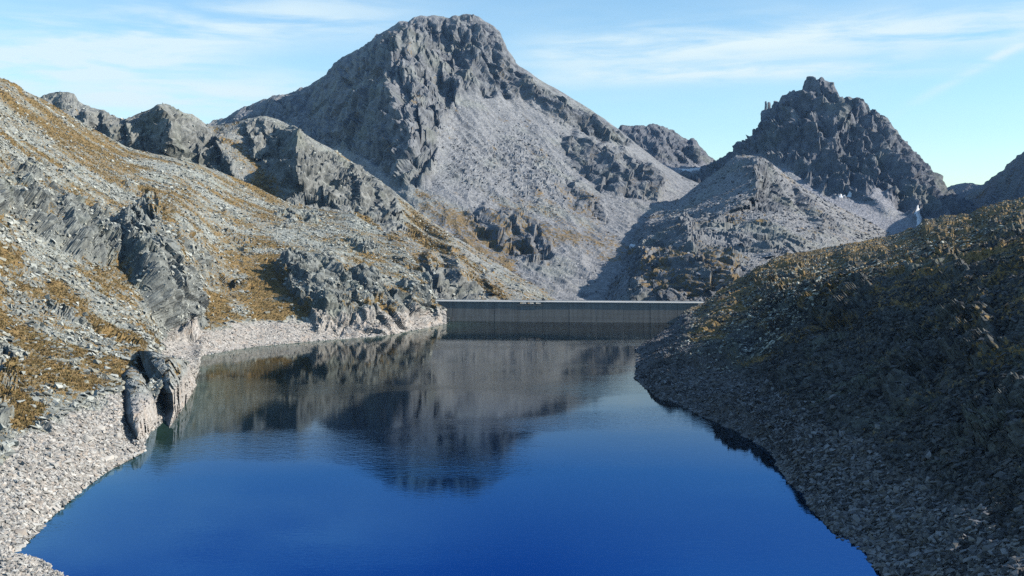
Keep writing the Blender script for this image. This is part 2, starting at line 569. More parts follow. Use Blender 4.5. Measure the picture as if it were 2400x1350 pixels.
disp = (1.8 * fbm(P0 / 45.0, 4) + cragh * .8 + rb + 2.2 * (ridged(Ps / 14.0, 3) - .45) * (.35 + rockish)
        + rockish * (1 - .8 * headz) * (6.2 * facets(squash(P0, (.5, -.6, -.6), .8) / 11.0 + 3) + 1.8 * facets(squash(P0, (.6, -.5, -.6), .6) / 3.8)) + rockish * (1 - .7 * headz) * (1.9 * strata(P0, BED, 4.5, 3) + .8 * strata(P0, BED, 1.7, 8)) + (.35 - .22 * rockish) * (idb - .5) * 1.5 + .45 * (idcc - .5) * (1 - .85 * rockish))
disp = disp * (1 - .92 * hz) * (1 - .6 * headz) - 4.0 * headz          # room for the headland ribs built below
disp = disp * (.12 + .88 * above) * np.where(L.kind == 2, .25, 1.0)
disp *= np.where(L.kind == 2, 1.0, L.fade)
# cover
streak = fbm(squash(P0, fall, .22) / 13.0 + 9, 4)
patchy = fbm(P0 / 38.0 + 4, 3)
HW = 10.0 + 3.5 * fbm(P0 / 14.0 + 3, 3)                 # old high-water mark
GR = [([(40, 800), (120, 800), (200, 830), (290, 860), (330, 840), (290, 930), (265, 960), (225, 930), (140, 880), (70, 850)], .55),
      ([(0, 880), (40, 910), (80, 950), (118, 1000), (60, 1015), (20, 980), (-40, 960)], .6),
      ([(130, 655), (230, 740), (330, 790), (345, 830), (250, 800), (160, 730), (100, 680)], .5),
      ([(465, 665), (520, 700), (560, 745), (560, 768), (470, 775), (480, 740)], .6), ([(560, 580), (640, 600), (720, 700), (745, 770), (600, 760), (590, 690)], .45),
      ([(345, 440), (400, 490), (410, 520), (370, 515), (330, 455)], .5), ([(150, 590), (230, 640), (330, 720), (270, 700), (170, 630)], .4),
      ([(60, 230), (180, 300), (330, 420), (260, 430), (120, 330), (0, 250), (-40, 200)], .25), ([(500, 560), (600, 600), (560, 640)], .35),
      ([(860, 690), (930, 720), (920, 750), (860, 740)], .5), ([(0, 560), (60, 590), (50, 620), (-40, 600)], .4)]
extra = np.zeros(len(P0))
for poly, a in GR:
    extra = np.maximum(extra, a * sstep(inside(PX + wob * 40, PY + wob2 * 30, poly), -14, 10))
grass = np.clip(.44 + .95 * streak + .55 * patchy + extra - .45 * crag - .5 * sstep(rb, .5, 3), 0, 1) * sstep(P0[:, 2], HW - .5, HW + 2.5)
pale = 1 - sstep(P0[:, 2], HW - 1.5, HW + 1.5)
disp -= .35 * sstep(grass, .5, .8) * (idb - .5) * 1.2
L.P = P0 + L.N * disp[:, None]
L.masks = (grass, pale, rockish)
left = build_grid('left_hillside', L, L.masks, M_LEFT)

# two rock ribs of the headland, with a dark cleft between them
def rock_rib(name, left_edge, right_edge, wall_edge, foot, k_up, seed, sink_left, sink_top):
    rows_, across, wall = 110, 46, 14
    y0, y1 = left_edge[0][0], left_edge[-1][0]
    py = np.linspace(y1 + 26, y0, rows_)
    pc = np.clip(py, y0, y1)
    xl = np.interp(pc, [e[0] for e in left_edge], [e[1] for e in left_edge])
    xr = np.interp(pc, [e[0] for e in right_edge], [e[1] for e in right_edge])
    xw = np.interp(pc, [e[0] for e in wall_edge], [e[1] for e in wall_edge])
    u = np.linspace(0, 1, across)
    px_ = xl[:, None] + (xr - xl)[:, None] * u
    pyg = np.repeat(py[:, None], across, 1)
    (fx0, fy0), (fx1, fy1) = foot
    fy = fy0 + (fy1 - fy0) * np.clip((px_ - fx0) / (fx1 - fx0), 0, 1)
    h = fy - pyg
    D = F * H / (fy - HY) + .10 * np.minimum(h, 70) + k_up * np.maximum(h - 70, 0)
    D = D - 3.0 * np.sin(np.pi * np.clip(u, .02, 1)) ** .7 + 5.0 * np.clip(u - .8, 0, 1) ** 2 * 25
    D = D + sink_left * np.clip(1 - u / .3, 0, 1) ** 2 + (sink_top * np.clip((y0 + 34 - py) / 34, 0, 1) ** 2)[:, None]
    wpx = np.linspace(0, 1, wall)[::-1][:, None] * (xw - xl)[None] + xl[None]
    wD = D[:, :1].T + np.linspace(0, 1, wall)[::-1][:, None] * 16
    px_ = np.concatenate([wpx.T, px_], 1)
    D = np.concatenate([wD.T, D], 1)
    pyg = np.repeat(py[:, None], across + wall, 1)
    back_px = px_[:, -1:] - 6
    px_ = np.concatenate([px_, back_px, back_px - 30], 1)
    D = np.concatenate([D, D[:, -1:] + 14, D[:, -1:] + 40], 1)
    pyg = np.concatenate([pyg, pyg[:, :2]], 1)
    g = np.stack([(px_ - CX) / F * D, D, H - (pyg - HY) / F * D], -1)
    top = g[-1:] + np.array((-6.0, 14.0, -2.0))
    top2 = g[-1:] + np.array((-16.0, 34.0, -16.0))
    g = np.concatenate([g, top, top2])
    pt = Patch()
    pt.shape = g.shape[:2]
    p = g.reshape(-1, 3)
    nn = grid_normals(g).reshape(-1, 3)
    body = np.ones(pt.shape)
    body[:, :wall] = .45
    amount = (2.0 * facets(squash(p, (.2, -.4, -.9), .4) / 6.0 + seed) + 1.0 * facets(squash(p, (.2, -.4, -.9), .5) / 2.2) + .9 * strata(p, (.8, -.5, .2), 3.0, seed) + .5 * fbm(p / 3.0, 3)) * body.ravel()
    pt.P = p + np.array((.45, -.85, .25)) * amount[:, None]
    hw = 10.5 + 3.0 * fbm(p / 6.0 + seed, 3)
    turf = np.clip(.25 + 1.3 * fbm(p / 7.0 + 3 * seed, 3), 0, 1) * sstep(p[:, 2], hw, hw + 3)
    return build_grid(name, pt, (turf, 1 - sstep(p[:, 2], hw - 2, hw + 1), np.ones(len(p))), M_HEAD)


rock_rib('headland', [(822, 338), (850, 356), (885, 386), (925, 405), (960, 408), (985, 401), (1004, 396)],
         [(822, 352), (835, 392), (842, 425), (862, 444), (890, 457), (905, 461), (945, 443), (975, 421), (1004, 399)],
         [(822, 326), (850, 333), (885, 348), (925, 362), (960, 370), (985, 370), (1004, 368)], ((398, 1000), (461, 905)), .36, 4, 0.0, 4.0)
rock_rib('headland', [(852, 300), (880, 282), (930, 286), (990, 290), (1020, 304), (1044, 320)],
         [(852, 312), (880, 334), (925, 357), (960, 369), (985, 370), (1030, 350), (1044, 336)],
         [(862, 300), (880, 285), (930, 289), (990, 293), (1020, 305), (1044, 317)], ((326, 1040), (380, 985)), .50, 9, 16.0, 20.0)

# near tongue of shingle in front of the left shore
NEAR = {
    -300: [(1700, 150), (1500, 172), (1400, 186), (1250, 205)],
    -60: [(1600, 160), (1450, 180), (1380, 190), (1285, 203)],
    0: [(1580, 160), (1440, 182), (1380, 190), (1290, 204)],
    60: [(1560, 160), (1440, 181), (1390, 189), (1302, 205)],
    100: [(1540, 163), (1430, 182), (1390, 190), (1318, 206)],
    150: [(1500, 169), (1440, 180), (1400, 188), (1350, 199)],
    260: [(1480, 172), (1450, 178), (1430, 182), (1420, 184)],
}
NS = make_patch(NEAR, None, step=3.0, shore=(1.0, .3), back=(2, 6, 14), back_slope=.5)
q = NS.P
_, _, i1 = worley(q / 1.1)
_, _, i2 = worley(q / .5)
NS.P = q + NS.N * (((i1 - .5) * .7 + (i2 - .5) * .3 + .5 * fbm(q / 5.0, 3)) * np.where(NS.kind == 0, 1, .4))[:, None]
NS.masks = (np.zeros(len(q)), np.ones(len(q)), np.zeros(len(q)))
near_shore = build_grid('near_shore', NS, NS.masks, M_LEFT)

# ------------------------------------------------------------------ right hillside
RIGHT = {
    1490: [(884, 455), (877, 463), (866, 478), (852, 500), (836, 530), (818, 556)],
    1510: [(900, 436), (884, 448), (862, 475), (845, 505), (825, 535), (806, 565)],
    1540: [(930, 404), (892, 425), (856, 465), (828, 505), (806, 540), (788, 590)],
    1580: [(946, 389), (900, 410), (852, 450), (812, 500), (782, 560), (757, 640)],
    1640: [(972, 366), (905, 395), (845, 432), (795, 482), (750, 590), (712, 690)],
    1700: [(998, 346), (920, 376), (850, 412), (785, 470), (720, 590), (672, 745)],
    1760: [(1030, 325), (935, 358), (850, 400), (775, 455), (700, 580), (637, 800)],
    1800: [(1052, 311), (940, 345), (850, 388), (772, 436), (690, 545), (614, 830)],
    1830: [(1105, 283), (980, 320), (870, 365), (780, 415), (690, 515), (602, 850)],
    1900: [(1190, 247), (1035, 283), (900, 335), (780, 390), (680, 470), (589, 850)],
    1960: [(1258, 224), (1090, 260), (930, 308), (790, 368), (670, 440), (579, 850)],
    2080: [(1352, 199), (1160, 231), (960, 276), (800, 330), (650, 398), (557, 850)],
    2240: [(1500, 169), (1210, 205), (1000, 242), (830, 283), (615, 363), (504, 810)],
    2400: [(1640, 148), (1300, 179), (1080, 209), (880, 245), (580, 332), (466, 760)],
    2800: [(1900, 120), (1500, 138), (1200, 162), (900, 197), (640, 241), (385, 600)],
    3400: [(2400, 88), (1700, 120), (1300, 150), (900, 210), (600, 300), (260, 510)],
}
RIGHT_SKY = [(1490, 818), (1500, 812), (1512, 803), (1528, 795), (1540, 790), (1560, 772), (1580, 757), (1600, 738), (1620, 722), (1645, 711), (1672, 690), (1700, 671), (1728, 656), (1760, 637), (1795, 618), (1830, 600), (1870, 592),
             (1900, 589), (1930, 583), (1965, 580), (1985, 573), (2010, 572), (2050, 566), (2080, 556), (2112, 545), (2130, 538), (2160, 528), (2172, 516), (2200, 518), (2215, 508), (2245, 509), (2258, 505), (2285, 500), (2300, 487), (2330, 480),
             (2360, 474), (2400, 465), (2800, 385), (3400, 260)]
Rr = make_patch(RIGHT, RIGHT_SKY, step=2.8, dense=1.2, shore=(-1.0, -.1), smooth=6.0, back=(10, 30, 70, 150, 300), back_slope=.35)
PX, PY = Rr.PX, Rr.PY
P0 = Rr.P
strike = (.55, -.80, .12)
Ps = squash(P0, strike, .30)
f1, f2, idc = worley(Ps / 4.2)
_, _, idb = worley(squash(P0, strike, .5) / 1.7)
_, _, idcc = worley(P0 / .8)
nr = fbm(Ps / 22.0, 4)
rockish = sstep(nr, .05, .3)
wobr, wobr2 = fbm(P0 / 9.0, 3), fbm(P0 / 9.0 + 40, 3)
RC = [([(1610, 745), (1720, 690), (1740, 720), (1690, 765), (1600, 800)], 4.0), ([(1600, 815), (1690, 800), (1740, 830), (1660, 870), (1590, 850)], 4.5), ([(1880, 680), (1990, 640), (2060, 690), (2000, 760), (1900, 760)], 5.0),
      ([(2090, 840), (2170, 830), (2200, 930), (2130, 980), (2080, 930)], 4.0), ([(1690, 930), (1790, 930), (1820, 1010), (1760, 1030), (1680, 990)], 3.5), ([(2240, 760), (2340, 740), (2380, 860), (2300, 900), (2230, 850)], 4.5),
      ([(2150, 520), (2260, 500), (2290, 540), (2180, 570)], 5.0), ([(2290, 490), (2440, 460), (2440, 540), (2340, 560)], 5.0), ([(1750, 640), (1850, 600), (1880, 640), (1800, 690)], 5.0), ([(1960, 575), (2060, 560), (2090, 600), (1990, 630)], 4.5),
      ([(2250, 950), (2440, 900), (2440, 1060), (2300, 1060)], 4.0), ([(1490, 890), (1540, 845), (1600, 870), (1570, 930), (1510, 930)], 2.5), ([(2130, 640), (2240, 600), (2290, 650), (2190, 700)], 4.0)]
rc = np.zeros(len(P0))
for poly, h in RC:
    rc = np.maximum(rc, h * sstep(inside(PX + wobr * 34, PY + wobr2 * 26, poly), -3, 9))
rockish = np.maximum(rockish, sstep(rc, .3, 2.0))
above = sstep(P0[:, 2], -.5, 5.0)
upper = sstep(P0[:, 2], 14, 30)
flat_top = sstep(P0[:, 1], 430, 560)
disp = (4.2 * fbm(P0 / 34.0, 4) + rc * .75 + (.6 + .8 * upper) * 1.6 * strata(P0, (-.45, -.30, .85), 8.0, 12) + (1.6 + 2.6 * upper) * (ridged(Ps / 15.0, 3) - .45) * (1 - .4 * flat_top) + rockish * (4.4 * facets(squash(P0, strike, .5) / 8.0) + 1.6 * facets(Ps / 3.0) + 2.2 * strata(P0, (-.35, -.3, .9), 4.0, 9)) * (.4 + .6 * upper) * (1 - .35 * flat_top)
        + (idb - .5) * (.9 + .5 * upper) + .4 * (idcc - .5))
crestm = sstep(-PY, -745, -655) + sstep(inside(PX, PY, [(1560, 850), (1640, 730), (1760, 700), (1760, 780), (1650, 850)]), -15, 15)
disp *= (.35 + .65 * above) * np.where(Rr.kind == 2, .2, np.clip(Rr.fade * 1.7, 0, 1.2)) * (1 - .40 * np.clip(crestm, 0, 1))
streak = fbm(squash(P0, strike, .2) / 9.0 + 5, 4)
patchy = fbm(P0 / 30.0 + 14, 3)
HW = 10.5 + 3.0 * fbm(P0 / 12.0 + 3, 3)
crest = sstep(PY, 1000, 560)
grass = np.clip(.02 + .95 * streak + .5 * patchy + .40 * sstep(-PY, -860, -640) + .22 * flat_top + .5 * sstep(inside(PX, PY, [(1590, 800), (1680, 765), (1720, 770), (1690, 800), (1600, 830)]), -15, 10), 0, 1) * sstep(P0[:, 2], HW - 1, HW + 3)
pale = (1 - sstep(P0[:, 2], HW - 2, HW + 3))
Rr.P = P0 + Rr.N * disp[:, None]
Rr.masks = (grass, pale, rockish)
right = build_grid('right_hillside', Rr, Rr.masks, M_RIGHT_SHADED)

# ------------------------------------------------------------------ crag ridge behind the left hillside
CRAGK = {
    40: [(420, 980), (340, 1040), (290, 1090), (240, 1150)],
    300: [(450, 1000), (385, 1060), (330, 1090), (272, 1150)],
    380: [(480, 1000), (400, 1060), (330, 1100), (246, 1150)],
    490: [(500, 1000), (430, 1070), (360, 1120), (295, 1190)],
    620: [(540, 980), (450, 1060), (370, 1110), (275, 1190)],
    700: [(570, 960), (480, 1040), (400, 1100), (305, 1190)],
    850: [(640, 930), (540, 1010), (470, 1070), (395, 1180)],
    920: [(670, 900), (590, 980), (520, 1060), (448, 1190)],
    1010: [(720, 860), (650, 930), (590, 1010), (520, 1150)],
    1150: [(745, 870), (705, 930), (660, 990), (606, 1110)],
    1330: [(770, 880), (752, 920), (738, 960), (722, 1010)],
}
CRAG_SKY = [(40, 246), (82, 232), (98, 224), (116, 217), (146, 214), (172, 221), (180, 238), (196, 246), (225, 254), (246, 258), (268, 270), (292, 280), (302, 276), (318, 266), (345, 256), (372, 246), (384, 245), (404, 252), (426, 263), (436, 266), (452, 268), (470, 282), (484, 292),
            (500, 296), (528, 291), (548, 288), (572, 281), (600, 275), (624, 273), (650, 280), (676, 292), (700, 305), (740, 332), (780, 352), (850, 396), (900, 432), (950, 470), (1010, 520), (1150, 606), (1330, 722)]
K = make_patch(CRAGK, CRAG_SKY, step=2.8, dense=1.15, smooth=12.0)
PX, PY = K.PX, K.PY
P0 = K.P
w1, w2 = fbm(P0 / 22.0, 3), fbm(P0 / 22.0 + 50, 3)
WX, WY = PX + w1 * 14, PY + w2 * 12
CR = [([(192, 250), (250, 262), (300, 282), (345, 300), (400, 330), (470, 330), (520, 380), (540, 430), (480, 400), (380, 372), (290, 350), (200, 290)], 1),
      ([(300, 275), (380, 246), (430, 268), (490, 300), (520, 350), (560, 420), (620, 470), (640, 520), (560, 480), (500, 420), (380, 390), (290, 350)], 1),
      ([(560, 290), (620, 276), (690, 300), (720, 330), (790, 372), (860, 402), (925, 450), (935, 510), (900, 520), (830, 490), (760, 490), (690, 480), (660, 420), (600, 380)], 1),
      ([(100, 222), (175, 218), (190, 250), (140, 250)], 1), ([(980, 620), (1060, 640), (1130, 690), (1120, 710), (1020, 705)], .9), ([(850, 490), (935, 500), (960, 540), (900, 540)], .8)]
crag = np.zeros(len(P0))
for poly, a in CR:
    crag = np.maximum(crag, a * sstep(inside(WX, WY, poly), -8, 8))
RB = [([(198, 246), (205, 300)], 12, 40, 10), ([(240, 256), (255, 300), (262, 340)], 14, 40, 14), ([(292, 278), (310, 320), (316, 350)], 18, 34, 16), ([(336, 312), (350, 370)], 8, 24, 10), ([(376, 246), (410, 310), (415, 380)], 75, 60, 46), ([(452, 300), (470, 395)], 6, 40, 10),
      ([(500, 320), (540, 400), (575, 450)], 14, 60, 18), ([(545, 385), (580, 455)], 8, 40, 10), ([(572, 284), (590, 330), (600, 380)], 12, 40, 12), ([(600, 275), (640, 330), (660, 380)], 12, 40, 12),
      ([(702, 306), (690, 360), (692, 420), (700, 480)], 62, 90, 50), ([(742, 340), (750, 420), (760, 480)], 8, 60, 8), ([(820, 390), (840, 440), (850, 490)], 16, 40, 16), ([(872, 410), (890, 460), (905, 510)], 12, 40, 12), ([(920, 450), (925, 510)], 10, 40, 10),
      ([(1010, 520), (1060, 600), (1075, 700)], 26, 60, 20), ([(985, 590), (1010, 650), (1045, 705)], 10, 40, 16), ([(1130, 640), (1150, 700)], 9, 40, 10)]
rb = np.zeros(len(P0))
for pts, wl, wr, h in RB:
    rb = np.maximum(rb, rib(WX, WY, pts, wl, wr, h, .06))
vert = (.10, .30, -1.0)
Pv = squash(P0, vert, .25)
f1, f2, idc = worley(Pv / 11.0)
_, _, idb = worley(squash(P0, vert, .4) / 4.0)
_, _, idcc = worley(P0 / 1.9)
rockish = np.maximum(crag, .7 * sstep(fbm(Pv / 60.0 + 7, 4), .15, .32))
disp = 5 * fbm(P0 / 90.0, 4) + rockish * (7 * (ridged(Pv / 32.0, 3) - .45) + 9 * facets(squash(P0, vert, .4) / 20.0) + 3 * facets(squash(P0, vert, .4) / 8.0 + 5) + 3.2 * strata(P0, (.75, -.4, .35), 9.0, 4)) + 2.4 * (ridged(squash(P0, (.6, -.5, -.5), .25) / 26.0, 3) - .4) + .9 * (idcc - .5)
sky_fade = np.where(K.kind == 1, .35, 1.0)
fallk = (.62, -.35, -.62)
streak = fbm(squash(P0, fallk, .16) / 17.0 + 2, 4)
grass = np.clip(.36 + 1.0 * streak + .35 * fbm(P0 / 70.0 + 8, 3) - .85 * crag + .25 * sstep(inside(PX, PY, [(830, 490), (960, 520), (1120, 640), (1180, 705), (1000, 690), (900, 580)]), -20, 20), 0, 1)
K.P = P0 + K.N * (disp * K.fade)[:, None] + toward(rb * 1.15, K, 26.0)
K.masks = (grass, np.zeros(len(P0)), rockish)
crag_ridge = build_grid('crag_hillside', K, K.masks, M_CRAG)

# ------------------------------------------------------------------ main mountain
MAINK = {
    380: [(450, 1750), (430, 1950), (400, 2200), (352, 2450)],
    490: [(440, 1720), (405, 1900), (352, 2150), (290, 2420)],
    720: [(490, 1620), (400, 1820), (300, 2080), (204, 2340)],
    850: [(550, 1420), (420, 1620), (260, 1930), (112, 2210)],
    950: [(590, 1260), (430, 1480), (230, 1850), (54, 2170)],
    1010: [(620, 1220), (430, 1480), (220, 1880), (38, 2190)],
    1110: [(670, 1140), (450, 1480), (230, 1880), (32, 2200)],
    1180: [(705, 1090), (480, 1480), (280, 1850), (108, 2190)],
    1290: [(740, 1030), (520, 1450), (340, 1800), (200, 2140)],
    1400: [(750, 1030), (560, 1420), (410, 1750), (270, 2090)],
    1500: [(750, 1040), (600, 1380), (470, 1680), (345, 2040)],
    1600: [(750, 1070), (620, 1360), (520, 1600), (415, 1990)],
    1740: [(750, 1100), (640, 1340), (560, 1550), (470, 1900)],
}
MAIN_SKY = [(380, 352), (490, 291), (540, 266), (580, 246), (640, 226), (690, 212), (722, 204), (736, 192), (752, 182), (768, 173), (780, 152), (796, 138), (820, 126), (850, 112), (880, 92), (905, 74), (928, 60), (936, 51), (944, 50), (956, 52), (970, 42), (984, 37), (1000, 38), (1020, 35), (1040, 38),
            (1054, 44), (1068, 40), (1085, 35), (1110, 32), (1124, 40), (1140, 52), (1156, 64), (1166, 76), (1174, 92), (1184, 110), (1196, 130), (1208, 146), (1230, 164), (1260, 184), (1300, 208), (1340, 232), (1380, 256), (1410, 276), (1440, 298), (1500, 346), (1550, 384), (1600, 415), (1740, 470)]
Mn = make_patch(MAINK, MAIN_SKY, step=2.8, dense=1.15, smooth=14.0, back=(20, 60, 150, 300, 600), back_slope=.6)
PX, PY = Mn.PX, Mn.PY
P0 = Mn.P
w1, w2 = fbm(P0 / 55.0, 4), fbm(P0 / 55.0 + 50, 4)
WX, WY = PX + w1 * 16, PY + w2 * 14
CR = [([(870, 150), (950, 55), (1110, 30), (1170, 75), (1235, 190), (1330, 245), (1440, 300), (1490, 345), (1430, 335), (1330, 292), (1240, 230), (1150, 222), (1080, 222), (1040, 285), (1012, 360), (1005, 430), (930, 430), (800, 345), (840, 230)], 1),
      ([(380, 330), (480, 285), (720, 190), (900, 70), (900, 200), (880, 330), (780, 345), (600, 310)], .75),
      ([(1320, 320), (1400, 350), (1520, 380), (1560, 440), (1540, 470), (1470, 460), (1400, 440), (1330, 380)], .9),
      ([(1090, 500), (1180, 490), (1260, 530), (1300, 590), (1260, 625), (1180, 590), (1110, 540)], .85), ([(1330, 430), (1400, 470), (1420, 520), (1350, 490)], .7)]
crag = np.zeros(len(P0))
for poly, a in CR:
    crag = np.maximum(crag, a * sstep(inside(WX, WY, poly), -10, 8))
RB = [([(957, 58), (925, 95), (893, 142), (884, 200), (886, 245), (915, 320), (960, 380), (1006, 432)], 150, 150, 120),
      ([(992, 72), (1010, 110), (1028, 160), (1044, 225)], 16, 42, 34), ([(972, 150), (994, 190), (1014, 235), (1034, 280)], 14, 36, 30), ([(1060, 60), (1080, 120), (1100, 200)], 14, 50, 16),
      ([(838, 274), (828, 310), (812, 350)], 22, 22, 34), ([(864, 246), (882, 290), (897, 345)], 16, 18, 30), ([(905, 300), (930, 350), (945, 415)], 24, 40, 30), ([(985, 310), (1004, 370), (1008, 425)], 26, 20, 30), ([(940, 330), (966, 380), (978, 420)], 14, 26, 22),
      ([(1135, 70), (1175, 140), (1215, 200), (1290, 250), (1390, 292), (1470, 345)], 26, 130, 34), ([(1100, 60), (1135, 130), (1190, 205), (1230, 240)], 16, 60, 22),
      ([(1325, 325), (1380, 385), (1420, 440)], 14, 60, 20), ([(1390, 340), (1440, 400), (1490, 455)], 14, 60, 22), ([(1450, 345), (1500, 400), (1545, 450)], 12, 60, 18),
      ([(1105, 500), (1150, 540), (1190, 590)], 12, 60, 16), ([(1170, 505), (1235, 570), (1262, 620)], 12, 40, 16), ([(1340, 430), (1380, 480)], 10, 40, 12)]
rb = np.zeros(len(P0))
for pts, wl, wr, h in RB:
    rb = np.maximum(rb, rib(WX, WY, pts, wl, wr, h, .08))
fallm = (.30, -.62, -.72)
Pv = squash(P0, fallm, .22)
f1, f2, idc = worley(Pv / 26.0)
_, _, idb = worley(squash(P0, fallm, .4) / 9.0)
_, _, idcc = worley(P0 / 4.2)
rockish = crag
disp = 10 * fbm(P0 / 220.0, 4) + rockish * (26 * (ridged(Pv / 62.0, 4) - .45) + 16 * facets(squash(P0, fallm, .35) / 40.0) + 5 * facets(squash(P0, fallm, .4) / 16.0 + 5) + 9 * strata(P0, (.8, -.35, .5), 24.0, 5)) + (1 - rockish) * (3.0 * (ridged(Pv / 60.0, 3) - .4) + 4.5 * (ridged(squash(P0, fallm, .06) / 26.0, 2) - .5)) + 1.0 * (idcc - .5)
boulders = sstep(inside(PX, PY, [(1050, 330), (1250, 300), (1350, 420), (1320, 520), (1150, 480), (1060, 420)]), -40, 60)
_, _, idd = worley(P0 / 7.5)
disp += boulders * 3.5 * np.clip(idd - .62, 0, 1) / .38
streak = fbm(squash(P0, fallm, .14) / 26.0 + 2, 4)
low = sstep(PY, 420, 600)
grass = np.clip(-.08 + .85 * streak + .35 * fbm(P0 / 120.0 + 8, 3) + .42 * sstep(inside(PX, PY, [(1250, 450), (1380, 460), (1440, 540), (1500, 620), (1330, 600), (1180, 620), (1080, 520), (1150, 480)]), -40, 40) * .9
                + .55 * sstep(inside(PX, PY, [(960, 430), (1060, 470), (1290, 700), (1180, 705), (1000, 520)]), -20, 20), 0, 1)
Mn.P = P0 + Mn.N * (disp * Mn.fade)[:, None] + toward(rb * 1.2, Mn, 60.0)
runs = sstep(fbm(squash(P0, fallm, .07) / 15.0 + 70, 4), .02, .34)
Mn.masks = (grass, np.zeros(len(P0)), np.maximum(rockish, .95 * runs))
main_mountain = build_grid('main_mountain', Mn, Mn.masks, M_MAIN)

# ------------------------------------------------------------------ rocky bench behind the dam
BENCHK = {
    1420: [(765, 960), (745, 1000), (722, 1060), (700, 1150)],
    1470: [(750, 945), (712, 1000), (650, 1150), (582, 1450)],
    1520: [(740, 940), (680, 1010), (600, 1180), (508, 1520)],
    1580: [(740, 940), (650, 1020), (560, 1200), (478, 1590)],
    1660: [(740, 940), (635, 1030), (540, 1220), (412, 1650)],
    1740: [(740, 950), (625, 1050), (525, 1240), (366, 1660)],
    1830: [(740, 970), (612, 1070), (535, 1220), (402, 1680)],
    1950: [(720, 1000), (620, 1100), (560, 1220), (476, 1660)],
    2060: [(700, 1050), (620, 1150), (580, 1300), (528, 1720)],
    2220: [(700, 1100), (640, 1250), (620, 1400), (596, 1780)],
}
BENCH_SKY = [(1420, 690), (1470, 582), (1500, 530), (1525, 505), (1560, 488), (1600, 462), (1640, 430), (1680, 398), (1700, 380), (1720, 368), (1740, 364), (1762, 366), (1790, 372), (1830, 400), (1900, 448), (1950, 476), (2060, 528), (2220, 596)]
B = make_patch(BENCHK, BENCH_SKY, step=2.9, dense=2.0, smooth=12.0, back=(10, 40, 100, 250), back_slope=.25)
PX, PY = B.PX, B.PY
P0 = B.P
w1, w2 = fbm(P0 / 30.0, 3), fbm(P0 / 30.0 + 50, 3)
WX, WY = PX + w1 * 16, PY + w2 * 14
CR = [([(1690, 400), (1740, 366), (1790, 390), (1830, 440), (1860, 500), (1780, 500), (1720, 470)], 1), ([(1470, 590), (1540, 560), (1600, 590), (1640, 570), (1700, 580), (1760, 620), (1700, 720), (1480, 720)], 1),
      ([(1500, 530), (1600, 500), (1720, 500), (1800, 530), (1900, 560), (1850, 600), (1700, 580), (1560, 570)], .7), ([(1830, 420), (1900, 470), (1990, 540), (1940, 550), (1860, 480)], .8)]
crag = np.zeros(len(P0))
for poly, a in CR:
    crag = np.maximum(crag, a * sstep(inside(WX, WY, poly), -8, 8))
RB = [([(1735, 366), (1712, 410), (1718, 455), (1740, 500)], 130, 90, 70), ([(1560, 500), (1590, 545), (1600, 600)], 50, 60, 22), ([(1480, 545), (1500, 600), (1490, 700)], 30, 34, 16), ([(1602, 590), (1640, 640), (1650, 700)], 60, 26, 24), ([(1700, 585), (1690, 640), (1700, 700)], 50, 40, 22), ([(1790, 560), (1800, 600)], 30, 50, 10),
      ([(1780, 390), (1820, 450), (1850, 500)], 12, 40, 14), ([(1850, 440), (1900, 500), (1930, 545)], 12, 50, 14)]
rb = np.zeros(len(P0))
for pts, wl, wr, h in RB:
    rb = np.maximum(rb, rib(WX, WY, pts, wl, wr, h, .08))
Pv = squash(P0, (.25, -.5, -.8), .35)
f1, f2, idc = worley(squash(P0, (.9, .2, -.3), .5) / 13.0)
_, _, idb = worley(P0 / 6.0)
_, _, idcc = worley(P0 / 3.0)
disp = 7 * fbm(P0 / 90.0, 4) + crag * (8 * (ridged(Pv / 38.0, 3) - .45) + 9 * facets(squash(P0, (.9, .2, -.3), .6) / 22.0) + 3.0 * facets(P0 / 9.0 + 5) + 5.0 * strata(P0, (-.2, -.45, .85), 14.0, 6)) + (1 - crag) * (1.6 * (idb - .5)) + 1.3 * (idcc - .5)
grass = np.clip(.05 + .8 * fbm(squash(P0, (.9, .2, -.3), .3) / 22.0 + 2, 4) + .4 * fbm(P0 / 80.0 + 8, 3) + .3 * sstep(inside(PX, PY, [(1480, 600), (1600, 590), (1750, 600), (1700, 700), (1500, 700)]), -20, 20) + .5 * sstep(inside(PX, PY, [(1690, 505), (1740, 500), (1750, 520), (1700, 525)]), -10, 8), 0, 1)
B.P = P0 + B.N * (disp * B.fade)[:, None] + toward(rb * 1.1, B, 22.0)
B.masks = (grass, np.zeros(len(P0)), crag)
bench = build_grid('rocky_hillside', B, B.masks, M_MAIN)

